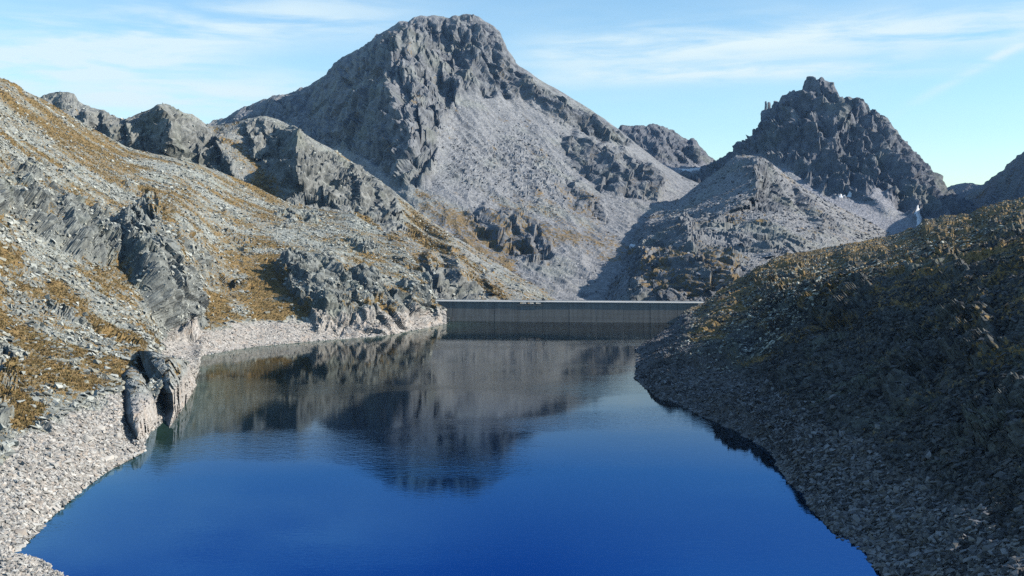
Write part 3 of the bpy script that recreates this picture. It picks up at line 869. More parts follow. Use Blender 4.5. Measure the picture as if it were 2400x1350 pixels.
# ------------------------------------------------------------------ jagged peak
PEAKK = {
    1560: [(500, 1750), (465, 1900), (440, 2060), (415, 2280)],
    1690: [(500, 1720), (450, 1880), (412, 2040), (374, 2280)],
    1760: [(500, 1700), (430, 1880), (370, 2040), (305, 2260)],
    1800: [(500, 1700), (415, 1880), (340, 2040), (262, 2240)],
    1840: [(500, 1700), (410, 1880), (320, 2040), (228, 2230)],
    1905: [(510, 1700), (420, 1880), (300, 2040), (182, 2220)],
    1960: [(520, 1700), (440, 1880), (330, 2040), (226, 2220)],
    2030: [(540, 1700), (465, 1870), (360, 2030), (250, 2220)],
    2130: [(570, 1700), (505, 1850), (430, 2000), (350, 2230)],
    2205: [(590, 1700), (535, 1850), (490, 2000), (442, 2260)],
    2320: [(610, 1700), (570, 1850), (535, 2000), (500, 2260)],
}
PEAK_SKY = [(1560, 415), (1640, 396), (1690, 374), (1705, 366), (1722, 352), (1740, 338), (1760, 320), (1772, 308), (1784, 290), (1790, 270), (1800, 262), (1812, 248), (1826, 240), (1838, 228), (1850, 216), (1864, 212), (1880, 206), (1886, 196), (1894, 184), (1900, 180), (1908, 182), (1916, 186), (1926, 185), (1938, 194), (1950, 202),
            (1956, 214), (1960, 224), (1966, 233), (1978, 230), (1990, 228), (2003, 225), (2012, 232), (2022, 244), (2028, 252), (2040, 256), (2050, 266), (2056, 274), (2066, 273), (2076, 286), (2080, 300), (2096, 312), (2110, 326), (2124, 342), (2140, 360), (2160, 380), (2180, 398), (2190, 410), (2196, 424), (2202, 436), (2212, 444), (2320, 500)]
PEAKK = {k: [(a, d + (1905 - k) * .45) for a, d in v] for k, v in PEAKK.items()}
Q = make_patch(PEAKK, PEAK_SKY, step=2.6, smooth=12.0, back=(20, 60, 150, 400), back_slope=.8)
PX, PY = Q.PX, Q.PY
P0 = Q.P
w1, w2 = fbm(P0 / 45.0, 4), fbm(P0 / 45.0 + 50, 4)
WX, WY = PX + w1 * 14, PY + w2 * 12
talus = np.maximum(sstep(inside(WX, WY, [(1720, 380), (1780, 360), (1850, 390), (1930, 460), (2010, 470), (2030, 440), (2080, 470), (2140, 520), (2130, 620), (1700, 560)]), -8, 8), sstep(PY, 500, 540))
crag = 1 - talus
RB = [([(1850, 252), (1855, 300), (1870, 350)], 16, 30, 24), ([(1915, 190), (1940, 230), (1965, 270), (1985, 330)], 60, 30, 34), ([(1925, 290), (1935, 350), (1960, 410), (1980, 440)], 30, 34, 34), ([(1880, 260), (1905, 320), (1910, 380)], 26, 20, 24),
      ([(2005, 228), (2020, 270), (2060, 330)], 26, 40, 24), ([(2056, 275), (2060, 310), (2090, 370)], 24, 40, 24), ([(1990, 380), (2000, 420), (2020, 450)], 26, 20, 20), ([(2085, 330), (2110, 400), (2150, 440)], 30, 40, 22), ([(1818, 262), (1825, 330)], 26, 20, 20), ([(1955, 225), (1975, 280), (1990, 310)], 12, 40, 20),
      ([(2030, 440), (2024, 456), (2010, 480)], 60, 90, 34)]
rb = np.zeros(len(P0))
for pts, wl, wr, h in RB:
    rb = np.maximum(rb, rib(WX, WY, pts, wl, wr, h, .08))
Pv = squash(P0, (.12, -.45, -.88), .24)
f1, f2, idc = worley(Pv / 24.0)
_, _, idb = worley(squash(P0, (.12, -.45, -.88), .4) / 10.0)
_, _, idcc = worley(P0 / 4.2)
disp = 9 * fbm(P0 / 200.0, 4) + crag * (44 * (ridged(squash(P0, (.12, -.45, -.88), .14) / 46.0, 4) - .45) + 15 * facets(squash(P0, (.12, -.45, -.88), .3) / 36.0) + 6 * facets(squash(P0, (.12, -.45, -.88), .4) / 17.0 + 5) + 9 * strata(P0, (.8, -.4, .3), 26.0, 7)) + 1.0 * (idcc - .5)
grass = np.clip(-.25 + .9 * fbm(squash(P0, (.4, -.5, -.7), .3) / 30.0 + 2, 4) + .3 * fbm(P0 / 120.0, 3), 0, 1)
Q.P = P0 + Q.N * (disp * Q.fade)[:, None] + toward(rb, Q)
Q.masks = (grass, np.zeros(len(P0)), crag)
jagged_peak = build_grid('jagged_mountain', Q, Q.masks, M_PEAK)

# ------------------------------------------------------------------ far ridges
SUBK = {
    1400: [(440, 2200), (380, 2350), (320, 2500)],
    1560: [(460, 2150), (380, 2350), (298, 2520)],
    1650: [(460, 2150), (410, 2330), (358, 2500)],
    1760: [(470, 2150), (440, 2330), (410, 2480)],
}
SUB_SKY = [(1400, 330), (1440, 304), (1452, 292), (1458, 289), (1470, 293), (1486, 294), (1500, 292), (1514, 295), (1530, 292), (1545, 293), (1556, 294), (1566, 302), (1580, 308), (1592, 316), (1604, 324), (1616, 330), (1618, 325), (1626, 324), (1630, 334), (1640, 346), (1650, 356), (1656, 364), (1672, 372), (1700, 382), (1760, 410)]
S = make_patch(SUBK, SUB_SKY, step=2.6, smooth=14.0, back=(30, 100, 300), back_slope=.8)
P0 = S.P
Pv = squash(P0, (.3, -.45, -.8), .24)
_, _, idc = worley(Pv / 24.0)
_, _, idb = worley(P0 / 11.0)
cr = 1 - sstep(S.PY, 372, 400)
disp = cr * (30 * (ridged(Pv / 70.0, 4) - .45) + 12 * (idc - .5)) + 6 * (idb - .5) * (.4 + .6 * cr)
S.P = P0 + S.N * (disp * S.fade)[:, None]
S.masks = (np.zeros(len(P0)), np.zeros(len(P0)), cr)
build_grid('far_mountain', S, S.masks, M_PEAK)

FARK = {
    2150: [(640, 1700), (540, 2050), (500, 2300), (462, 2560)],
    2225: [(630, 1650), (540, 2000), (490, 2250), (438, 2500)],
    2300: [(620, 1500), (540, 1800), (490, 2050), (432, 2300)],
    2400: [(600, 1300), (520, 1500), (450, 1650), (356, 1850)],
    2600: [(560, 900), (470, 1000), (390, 1080), (300, 1200)],
    2850: [(520, 600), (450, 680), (390, 760), (330, 840)],
    3120: [(500, 480), (440, 570), (385, 630), (330, 700)],
    3600: [(480, 390), (425, 450), (375, 500), (330, 560)],
    4400: [(450, 290), (400, 330), (350, 365), (300, 400)],
    5400: [(420, 210), (360, 240), (305, 265), (250, 290)],
    6300: [(400, 160), (330, 190), (270, 210), (200, 235)],
}
FAR_SKY = [(2150, 462), (2190, 452), (2212, 446), (2225, 438), (2240, 432), (2262, 428), (2280, 430), (2296, 433), (2310, 430), (2322, 420), (2340, 404), (2360, 388), (2380, 372), (2400, 356), (2600, 300), (2850, 330), (3120, 330), (3600, 330), (4400, 300), (5400, 250), (6300, 200)]
Y = make_patch(FARK, FAR_SKY, step=2.8, smooth=14.0, back=(30, 100, 300), back_slope=.8)
P0 = Y.P
Pv = squash(P0, (-.5, -.35, -.8), .3)
_, _, idb = worley(P0 / 8.0)
disp = (18 * (ridged(Pv / 90.0, 4) - .45) + 4 * (idb - .5)) * (1 - .6 * sstep(Y.PX, 2500, 3000))
Y.P = P0 + Y.N * (disp * Y.fade)[:, None]
Y.masks = (np.clip(.1 + fbm(P0 / 60.0, 3), 0, 1), np.zeros(len(P0)), np.full(len(P0), .6))
build_grid('shaded_mountain', Y, Y.masks, M_PEAK)

# ------------------------------------------------------------------ ground sheet and lake
def flat_sheet(name, pts, z, mat):
    me = bpy.data.meshes.new(name)
    me.from_pydata([(x, y, z) for x, y in pts], [], [tuple(range(len(pts)))])
    me.materials.append(mat)
    ob = bpy.data.objects.new(name, me)
    C.objects.link(ob)
    ob['kind'] = 'structure'
    return ob


flat_sheet('ground', [(-5000, -3000), (5000, -3000), (5000, 6000), (-5000, 6000)], -60.0, M_MAIN)

DAM_A, DAM_B = np.array((-54.0, 714.0)), np.array((137.0, 697.0))       # foot of the upstream face on the water
m = bpy.data.materials.new('lake_water')
m.use_nodes = True
nt = m.node_tree
nt.nodes.clear()
mo = N(nt, 'ShaderNodeOutputMaterial')
co = N(nt, 'ShaderNodeTexCoord').outputs['Object']
mp = N(nt, 'ShaderNodeMapping')
mp.inputs['Scale'].default_value = (.5, 1.0, 1.0)
nt.links.new(co, mp.inputs[0])
n1 = N(nt, 'ShaderNodeTexNoise', ins={'Scale': .9, 'Detail': 3.0, 'Roughness': .55})
nt.links.new(mp.outputs[0], n1.inputs[0])
# light airs ruffle some belts of the surface more than others
mp2 = N(nt, 'ShaderNodeMapping')
mp2.inputs['Scale'].default_value = (.35, 1.0, 1.0)
nt.links.new(co, mp2.inputs[0])
n2 = N(nt, 'ShaderNodeTexNoise', ins={'Scale': .022, 'Detail': 2.0, 'Roughness': .5})
nt.links.new(mp2.outputs[0], n2.inputs[0])
bp = N(nt, 'ShaderNodeBump', ins={'Distance': .10})
nt.links.new(math_node(nt, 'ADD', .07, math_node(nt, 'MULTIPLY', smooth01(nt, n2.outputs[0], .45, .66), .34)), bp.inputs['Strength'])
n3 = N(nt, 'ShaderNodeTexNoise', ins={'Scale': .22, 'Detail': 3.0, 'Roughness': .5, 'Distortion': .6})
nt.links.new(mp.outputs[0], n3.inputs[0])
nt.links.new(math_node(nt, 'ADD', n1.outputs[0], math_node(nt, 'MULTIPLY', n3.outputs[0], .8)), bp.inputs['Height'])
gn = N(nt, 'ShaderNodeNewGeometry')
dotn = N(nt, 'ShaderNodeVectorMath', operation='DOT_PRODUCT')
nt.links.new(gn.outputs['Incoming'], dotn.inputs[0])
nt.links.new(gn.outputs['Normal'], dotn.inputs[1])
# reflectance of the surface with the blue of deep clear water coming up at steeper angles
refl = ramp(nt, dotn.outputs['Value'], [(0.0, (.92, .92, .92)), (.095, (.52, .53, .52)), (.16, (.35, .36, .35)), (.235, (.08, .195, .385)), (.33, (.015, .10, .36)), (.6, (.01, .05, .22)), (1.0, (.01, .03, .12))])
gl = N(nt, 'ShaderNodeBsdfGlossy')
gl.inputs['Roughness'].default_value = .03
nt.links.new(refl, gl.inputs['Color'])
nt.links.new(bp.outputs[0], gl.inputs['Normal'])
df = N(nt, 'ShaderNodeBsdfDiffuse')
sh = N(nt, 'ShaderNodeAttribute', attribute_name='cover')
shs = N(nt, 'ShaderNodeSeparateColor')
nt.links.new(sh.outputs['Color'], shs.inputs[0])
nt.links.new(mix_col(nt, shs.outputs[0], (.0002, .0008, .0016), (.024, .050, .038)), df.inputs['Color'])
ad = N(nt, 'ShaderNodeAddShader')
nt.links.new(gl.outputs[0], ad.inputs[0])
nt.links.new(df.outputs[0], ad.inputs[1])
nt.links.new(ad.outputs[0], mo.inputs[0])
SHORE_L = L.P.reshape(*L.shape, 3)[4][::3, :2]


def lake_mesh():
    """a level sheet ending inside the dam face; 'shallow' falls off with the distance from the shore"""
    ys = np.concatenate([np.linspace(-260, 120, 12), np.linspace(124, 680, 150)])
    xs = np.linspace(-300, 300, 170)
    X, Yy = np.meshgrid(xs, ys)
    far = DAM_A[1] + (xs - DAM_A[0]) * (DAM_B[1] - DAM_A[1]) / (DAM_B[0] - DAM_A[0]) + .02
    X = np.concatenate([X, xs[None]])
    Yy = np.concatenate([Yy, far[None]])
    p = np.stack([X.ravel(), Yy.ravel()], 1)
    d = np.full(len(p), 1e9)
    for q in SHORE_L:
        d = np.minimum(d, ((p - q) ** 2).sum(1))
    return X.shape, np.column_stack([p, np.zeros(len(p))]), np.exp(-np.sqrt(d) / 13.0)


lk = Patch()
lk.shape, lk.P, shallow = lake_mesh()
lake = build_grid('lake', lk, (shallow, shallow * 0, shallow * 0), m, True)

# ------------------------------------------------------------------ helpers for things
def tag(o, label=None, cat=None, group=None, kind=None):
    for k, v in (('label', label), ('category', cat), ('group', group), ('kind', kind)):
        if v:
            o[k] = v
    return o


def mesh_obj(name, verts, faces, mat, parent=None, smooth=False):
    me = bpy.data.meshes.new(name)
    me.from_pydata([tuple(map(float, v)) for v in verts], [], faces)
    me.materials.append(mat)
    if smooth:
        me.polygons.foreach_set('use_smooth', [True] * len(me.polygons))
    ob = bpy.data.objects.new(name, me)
    C.objects.link(ob)
    ob.parent = parent
    return ob


def empty(name, loc, rz=0.0):
    o = bpy.data.objects.new(name, None)
    o.empty_display_size = 1.0
    o.location = loc
    o.rotation_euler = (0, 0, rz)
    C.objects.link(o)
    return o


BOXF = [(0, 3, 2, 1), (4, 5, 6, 7), (0, 1, 5, 4), (1, 2, 6, 5), (2, 3, 7, 6), (3, 0, 4, 7)]


def boxes(*specs):
    v, f = [], []
    for x0, x1, y0, y1, z0, z1 in specs:
        n = len(v)
        v += [(x0, y0, z0), (x1, y0, z0), (x1, y1, z0), (x0, y1, z0), (x0, y0, z1), (x1, y0, z1), (x1, y1, z1), (x0, y1, z1)]
        f += [tuple(i + n for i in q) for q in BOXF]
    return v, f


def concrete(name, lo, hi, streaks=.5):
    m = bpy.data.materials.new(name)
    m.use_nodes = True
    nt = m.node_tree
    b = nt.nodes['Principled BSDF']
    b.inputs['Roughness'].default_value = .9
    b.inputs['Specular IOR Level'].default_value = .2
    co = N(nt, 'ShaderNodeTexCoord').outputs['Object']

    def noise(scale, sc, detail=4.0):
        mp = N(nt, 'ShaderNodeMapping')
        mp.inputs['Scale'].default_value = sc
        nt.links.new(co, mp.inputs[0])
        n = N(nt, 'ShaderNodeTexNoise', ins={'Scale': scale, 'Detail': detail, 'Roughness': .6})
        nt.links.new(mp.outputs[0], n.inputs[0])
        return n.outputs[0]
    run = noise(.5, (1, 1, .06))                      # rain streaks down the face
    lift = noise(.35, (.04, .04, 1.6), 2.0)           # pour lifts
    fine = noise(2.4, (1, 1, 1))
    v = math_node(nt, 'ADD', math_node(nt, 'MULTIPLY', run, streaks), math_node(nt, 'ADD', math_node(nt, 'MULTIPLY', lift, .3), math_node(nt, 'MULTIPLY', fine, .25)))
    nt.links.new(mix_col(nt, smooth01(nt, v, .33, .72), lo, hi), b.inputs['Base Color'])
    bp = N(nt, 'ShaderNodeBump', ins={'Strength': .4, 'Distance': .08})
    nt.links.new(fine, bp.inputs['Height'])
    nt.links.new(bp.outputs[0], b.inputs['Normal'])
    return m


M_CONC = concrete('weathered_concrete', (.17, .162, .148), (.31, .298, .268))
M_CAP = concrete('pale_concrete', (.62, .60, .56), (.80, .78, .73), .3)
M_STEEL = concrete('painted_steel', (.12, .13, .14), (.22, .24, .25), .2)

# ------------------------------------------------------------------ dam: blocks, cornice, parapet, spillway, steps
dvec = DAM_B - DAM_A
DLEN = float(np.linalg.norm(dvec))
dam = empty('dam', (DAM_A[0], DAM_A[1], 0), math.atan2(dvec[1], dvec[0]))
tag(dam, 'grey concrete gravity dam with pale crest closing the far end of the lake', 'dam')


def dam_s(px):
    """distance along the dam of a photo column"""
    a = (px - CX) / F
    u = dvec / DLEN
    return (a * DAM_A[1] - DAM_A[0]) / (u[0] - a * u[1])


TOPZ = 14.3
joints = [-8.0] + [dam_s(p) for p in (1061, 1106, 1159, 1212, 1272, 1334, 1397, 1461, 1524, 1588)] + [DLEN + 14.0]
for k in range(len(joints) - 1):
    a0, a1 = joints[k] + .10, joints[k + 1] - .10
    top = TOPZ - 1.0
    if k == 4:
        top = TOPZ - 2.35                              # overflow sill
    jit = ((k * 37) % 11) / 11 * .05
    v, f = boxes((a0, a1, jit, 5.5, -25, top))
    v = [(x, y + (.06 * (top - z) if y > 3 else -.02 * (top - z)), z) for x, y, z in v]
    bl = mesh_obj('wall_block', v, f, M_CONC, dam)
    # pour lifts: shallow raised courses, one mesh per block
    v, f = [], []
    if k == 4:
        pier = [(a0, a0 + 1.6), (a0 + 6.1, a0 + 7.0), (a0 + 11.4, a0 + 12.6), (a1 - 1.3, a1)]
        for p0, p1 in pier:
            v, f = boxes((p0, p1, .4, 5.1, top - .01, TOPZ - 1.0))
            mesh_obj('spillway_pier', v, f, M_CONC, dam)
        v, f = boxes((a0, a1, -.45, .0, top - .75, top - .25))
        mesh_obj('spillway_sill', v, f, M_CONC, dam)
v, f = boxes((-9, DLEN + 14, -.55, 6.0, TOPZ - 1.0, TOPZ - .35))
mesh_obj('crest_deck', v, f, M_CAP, dam)
v, f = boxes((-9, DLEN + 14, -.7, .1, TOPZ - .5, TOPZ + .25))
v = [(x, y + (.62 if z > TOPZ and y < 0 else 0), z) for x, y, z in v]      # sloped coping
mesh_obj('parapet', v, f, M_CAP, dam)
v, f = boxes((-9, DLEN + 14, 5.55, 5.9, TOPZ - .37, TOPZ + .25))
mesh_obj('parapet', v, f, M_CAP, dam)
for k in range(28):
    x = dam_s(1205) + k * .85
    v, f = boxes((x, x + .07, -.42, -.34, TOPZ + .33, TOPZ + 1.25))
    mesh_obj('railing_post', v, f, M_STEEL, dam)
for z in (.78, 1.2):
    v, f = boxes((dam_s(1205) - .1, dam_s(1205) + 27 * .85 + .2, -.41, -.35, TOPZ + z, TOPZ + z + .06))
    mesh_obj('railing', v, f, M_STEEL, dam)
# steps at the left abutment, pale edges
s0 = dam_s(1026)
for px, z, w in ((1026, 13.0, 1.0), (1044, 4.6, 5.2), (1053, 2.4, 3.4)):
    s1 = dam_s(px)
    v, f = boxes((s1 - w, s1 + .35, -1.0, -.5, z - .35, z))
    mesh_obj('step_ledge', v, f, M_CAP, dam)
    zb = {13.0: 4.6, 4.6: 2.4, 2.4: -.6}[z]
    v, f = boxes((s1, s1 + .4, -.95, -.5, zb, z - .36))
    mesh_obj('step_edge', v, f, M_CAP, dam)
v, f = [], []
s1 = dam_s(1061.5)
n = 10
for i in range(n):
    a = 2 * math.pi * i / n
    for z in (-3, 3.0):
        v.append((s1 + .28 * math.cos(a), -.9 + .28 * math.sin(a), z))
f = [(2 * i, 2 * ((i + 1) % n), 2 * ((i + 1) % n) + 1, 2 * i + 1) for i in range(n)] + [tuple(range(1, 2 * n, 2))]
mesh_obj('gauge_pipe', v, f, M_STEEL, dam)
# hoist on the crest
hx = dam_s(1273.5)
v, f = boxes((hx - 1.1, hx + 1.0, 1.0, 3.4, TOPZ - .35, TOPZ + 1.6))
hoist = empty('gate_hoist', (0, 0, 0))
hoist.location = Vector(dam.location) + Matrix.Rotation(dam.rotation_euler[2], 3, 'Z') @ Vector((hx, 2.0, TOPZ - .35))
hoist.rotation_euler = dam.rotation_euler
tag(hoist, 'dark steel gate hoist standing on the dam crest beside the spillway openings', 'hoist')
v, f = boxes((-1.1, .9, -1.1, 1.1, 0, 1.7), (-.8, .4, -.8, .8, 1.7, 2.3))
mesh_obj('housing', v, f, M_STEEL, hoist)
v, f = boxes((-.55, -.15, -.2, .2, 2.29, 4.4))
mesh_obj('post', v, f, M_STEEL, hoist)
v, f = boxes((-.95, 1.3, -.16, .16, 4.2, 4.5))
mesh_obj('arm', v, f, M_STEEL, hoist)

# ------------------------------------------------------------------ stones
def stone_mesh(seed, flat):
    r = np.random.default_rng(seed)
    bm = bmesh.new()
    pts = r.normal(size=(8, 3))
    pts /= np.linalg.norm(pts, axis=1)[:, None]
    pts = np.clip(pts * r.uniform(.8, 1.25, (8, 1)), -.9, .9) * np.array((1.0, r.uniform(.55, .85), flat))
    for p in pts:
        bm.verts.new(p)
    res = bmesh.ops.convex_hull(bm, input=bm.verts)
    bmesh.ops.delete(bm, geom=[e for e in res['geom_interior'] if isinstance(e, bmesh.types.BMVert)], context='VERTS')
    bmesh.ops.triangulate(bm, faces=bm.faces)
    bm.verts.index_update()
    v = np.array([q.co[:] for q in bm.verts])
    f = np.array([[q.index for q in t.verts] for t in bm.faces])
    bm.free()
    return v, f


VARS = [stone_mesh(100 + k, (.30, .42, .55, .70)[k % 4]) for k in range(14)]


def stone_material(name, lo, hi, warm, attr):
    m = bpy.data.materials.new(name)
    m.use_nodes = True
    nt = m.node_tree
    b = nt.nodes['Principled BSDF']
    b.inputs['Roughness'].default_value = .88
    b.inputs['Specular IOR Level'].default_value = .2
    if attr:
        t = N(nt, 'ShaderNodeAttribute', attribute_name='tint').outputs['Fac']
    else:
        sc_ = N(nt, 'ShaderNodeSeparateColor')
        nt.links.new(N(nt, 'ShaderNodeObjectInfo').outputs['Color'], sc_.inputs[0])
        t = sc_.outputs[0]
    co = N(nt, 'ShaderNodeNewGeometry').outputs['Position']
    n = N(nt, 'ShaderNodeTexNoise', ins={'Scale': 2.6, 'Detail': 4.0, 'Roughness': .65})
    nt.links.new(co, n.inputs[0])
    fac = math_node(nt, 'ADD', math_node(nt, 'MULTIPLY', t, .72), math_node(nt, 'MULTIPLY', n.outputs[0], .34))
    col = mix_col(nt, smooth01(nt, fac, .1, .95), lo, hi)
    wv = math_node(nt, 'FRACT', math_node(nt, 'MULTIPLY', t, 7.31))
    col = mix_col(nt, math_node(nt, 'MULTIPLY', smooth01(nt, wv, .55, 1.0), .6), col, warm)
    nt.links.new(col, b.inputs['Base Color'])
    bp = N(nt, 'ShaderNodeBump', ins={'Strength': .5, 'Distance': .12})
    nt.links.new(n.outputs[0], bp.inputs['Height'])
    nt.links.new(bp.outputs[0], b.inputs['Normal'])
    return m


STONE = {
    'pale': ((.22, .21, .195), (.54, .52, .48), (.46, .38, .31)),
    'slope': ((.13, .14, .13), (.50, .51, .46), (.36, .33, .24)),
    'shade': ((.02, .022, .024), (.11, .114, .12), (.10, .088, .07)),  # right slope stones with the slope's shade painted into their colour
    'shore': ((.04, .043, .047), (.235, .24, .255), (.19, .17, .145)),  # bleached right shore stones, darkened to carry the shade on that shore
    'crest': ((.13, .14, .125), (.50, .51, .45), (.36, .31, .20)),  # lit counterpart of the dark hillside stones, bright where the sun grazes
    'far': ((.09, .093, .10), (.30, .303, .315), (.22, .20, .18)),
}
M_ST = {k: stone_material('stone_' + k, *v, True) for k, v in STONE.items()}
M_BO = {k: stone_material('boulder_' + k, *v, False) for k, v in STONE.items()}


def rot_to(nrm, ang, tilt, r):
    """rotation matrices whose z axis leans to the ground normal"""
    n = len(nrm)
    z = nrm * .75 + np.array((0, 0, .25)) + r.normal(size=(n, 3)) * tilt[:, None]
    z /= np.linalg.norm(z, axis=1)[:, None]
    a = np.stack([np.cos(ang), np.sin(ang), np.zeros(n)], 1)
    x = a - (a * z).sum(1)[:, None] * z
    x /= np.linalg.norm(x, axis=1)[:, None]
    y = np.cross(z, x)
    return np.stack([x, y, z], -1)


def pick(pt, weight, n, r):
    """random ground points on a patch, spread by area times weight"""
    rows, cols = pt.shape
    G = pt.P.reshape(rows, cols, 3)
    a = G[:-1, 1:] - G[:-1, :-1]
    b = G[1:, :-1] - G[:-1, :-1]
    area = np.linalg.norm(np.cross(a, b), axis=-1)
    w = weight.reshape(rows, cols)[:-1, :-1] * area
    w = np.clip(w, 0, None).ravel()
    i = r.choice(len(w), size=n, p=w / w.sum())
    rr, cc = np.divmod(i, cols - 1)
    s, t = r.random((2, n, 1))
    p = G[rr, cc] + a[rr, cc] * s + b[rr, cc] * t
    nr_ = pt.N.reshape(rows, cols, 3)[rr, cc]
    return p, nr_, rr * cols + cc


def scatter(name, pt, weight, n, lo, hi, mat, seed, power=2.6, sink=.28, prefer=None):
    r = np.random.default_rng(seed)
    p, nr_, _ = pick(pt, weight, n, r)
    size = lo + (hi - lo) * r.random(n) ** power
    ang = r.random(n) * 2 * math.pi if prefer is None else prefer + r.normal(size=n) * .5
    M = rot_to(nr_, ang, np.full(n, .22), r)
    p = p + nr_ * (size * (.5 - sink) * .5)[:, None]
    var = r.integers(0, len(VARS), n)
    Vs, Fs, Ts, off = [], [], [], 0
    tint = r.random(n)
    for k, (v, f) in enumerate(VARS):
        sel = np.where(var == k)[0]
        if not len(sel):
            continue
        stretch = r.uniform(.8, 1.25, (len(sel), 1, 3))
        w = np.einsum('nij,nkj->nki', M[sel], v[None] * stretch * (size[sel] * .62)[:, None, None]) + p[sel][:, None]
        Vs.append(w.reshape(-1, 3))
        Fs.append((f[None] + (np.arange(len(sel)) * len(v))[:, None, None] + off).reshape(-1, 3))
        Ts.append(np.repeat(tint[sel], len(v)))
        off += len(sel) * len(v)
    V, Fc, T = np.concatenate(Vs), np.concatenate(Fs), np.concatenate(Ts)
    me = bpy.data.meshes.new(name)
    me.vertices.add(len(V))
    me.vertices.foreach_set('co', V.astype(np.float32).ravel())
    me.loops.add(Fc.size)
    me.loops.foreach_set('vertex_index', Fc.astype(np.int32).ravel())
    me.polygons.add(len(Fc))
    me.polygons.foreach_set('loop_start', np.arange(0, Fc.size, 3, dtype=np.int32))
    me.update(calc_edges=True)
    me.polygons.foreach_set('use_smooth', np.zeros(len(Fc), bool))
    at_ = me.attributes.new('tint', 'FLOAT', 'POINT')
    at_.data.foreach_set('value', T.astype(np.float32))
    me.materials.append(mat)
    ob = bpy.data.objects.new(name, me)
    C.objects.link(ob)
    ob['kind'] = 'stuff'
    return ob


def inframe(pt, m=30):
    return ((pt.PX > -m) & (pt.PX < 2400 + m) & (pt.PY < 1350 + 2 * m) & (pt.kind == 0)).astype(float)


lz, rz_ = L.P[:, 2], Rr.P[:, 2]
nearL = np.clip(300.0 / L.P[:, 1], .2, 1.5) ** 2
wL = inframe(L) * (lz > .15) * (1 - .9 * sstep(L.masks[0], .45, .7)) * (1 - .75 * L.masks[2])
clump = .25 + sstep(fbm(L.P / 16.0 + 60, 3), -.1, .25)
scatter('shore_scree', L, wL * (L.masks[1] > .5) * nearL, 24000, .25, 1.7, M_ST['pale'], 1, power=3.6, sink=.42, prefer=.6)
scatter('shore_scree', NS, inframe(NS), 4000, .2, .95, M_ST['pale'], 2, power=2.8, sink=.42, prefer=.6)
scatter('slope_scree', L, wL * (L.masks[1] < .5) * clump * nearL ** .7, 26000, .5, 3.2, M_ST['slope'], 3, power=3.4, prefer=-.2)
scatter('slope_scree', L, inframe(L) * (lz > 14) * clump, 3000, .6, 2.2, M_ST['slope'], 4, power=3.5)
nearR = np.clip(300.0 / Rr.P[:, 1], .2, 2.0) ** 2
wR = inframe(Rr) * (rz_ > .15) * (1 - .7 * sstep(Rr.masks[0], .45, .7)) * (1 - .5 * Rr.masks[2])
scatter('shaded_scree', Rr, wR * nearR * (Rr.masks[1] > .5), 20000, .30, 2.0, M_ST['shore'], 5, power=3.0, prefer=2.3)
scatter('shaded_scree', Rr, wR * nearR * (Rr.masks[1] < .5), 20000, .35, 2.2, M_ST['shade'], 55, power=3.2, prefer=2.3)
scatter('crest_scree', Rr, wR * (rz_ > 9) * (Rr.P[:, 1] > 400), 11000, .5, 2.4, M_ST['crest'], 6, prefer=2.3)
scatter('bench_scree', B, inframe(B) * (1 - .7 * B.masks[2]), 6000, 1.2, 6.0, M_ST['far'], 7, power=3.0)
scatter('mountain_scree', Mn, inframe(Mn) * (Mn.PY > 240) * (1 - .6 * Mn.masks[2]) * (.15 + boulders), 3500, 1.2, 6.0, M_ST['far'], 8, power=4.0)
scatter('crag_scree', K, inframe(K) * (1 - .8 * K.masks[2]), 5000, .8, 4.0, M_ST['slope'], 9, power=3.0)

wetL = (L.PX > -40) * (L.kind != 1) * (np.abs(lz + .1) < .6)
wetR = (Rr.PX < 2440) * (Rr.kind != 1) * (np.abs(rz_ + .1) < .6)
scatter('shore_scree', L, wetL * nearL, 1500, .5, 2.0, M_ST['pale'], 11, power=2.0, sink=.3)
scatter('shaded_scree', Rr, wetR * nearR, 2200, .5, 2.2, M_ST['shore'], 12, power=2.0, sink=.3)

# ---- autumn grass: low leaning tufts
def tufts(name, pt, weight, n, lo, hi, mat, seed):
    r = np.random.default_rng(seed)
    p, nr_, _ = pick(pt, weight, n, r)
    size = lo + (hi - lo) * r.random(n) ** 1.6
    B_ = 7
    V = np.empty((n, B_ * 3, 3))
    ang = r.random((n, B_)) * 2 * math.pi
    lean = r.uniform(.3, 1.0, (n, B_))
    for k in range(B_):
        c, d = np.cos(ang[:, k]), np.sin(ang[:, k])
        base = np.stack([c * .28, d * .28, np.full(n, -.15)], 1) * size[:, None]
        side = np.stack([-d, c, np.zeros(n)], 1) * (size * .26)[:, None]
        tip = np.stack([c * lean[:, k] * .8 + .15, d * lean[:, k] * .8, 1.0 - .45 * lean[:, k]], 1) * size[:, None]
        V[:, 3 * k], V[:, 3 * k + 1], V[:, 3 * k + 2] = p + base - side, p + base + side, p + tip
    V = V.reshape(-1, 3)
    nf = n * B_
    me = bpy.data.meshes.new(name)
    me.vertices.add(len(V))
    me.vertices.foreach_set('co', V.astype(np.float32).ravel())
    me.loops.add(nf * 3)
    me.loops.foreach_set('vertex_index', np.arange(nf * 3, dtype=np.int32))
    me.polygons.add(nf)
    me.polygons.foreach_set('loop_start', np.arange(0, nf * 3, 3, dtype=np.int32))
    me.update(calc_edges=True)
    at_ = me.attributes.new('tint', 'FLOAT', 'POINT')
    at_.data.foreach_set('value', np.repeat(r.random(n), B_ * 3).astype(np.float32))
    me.materials.append(mat)
    ob = bpy.data.objects.new(name, me)
    C.objects.link(ob)
    ob['kind'] = 'stuff'


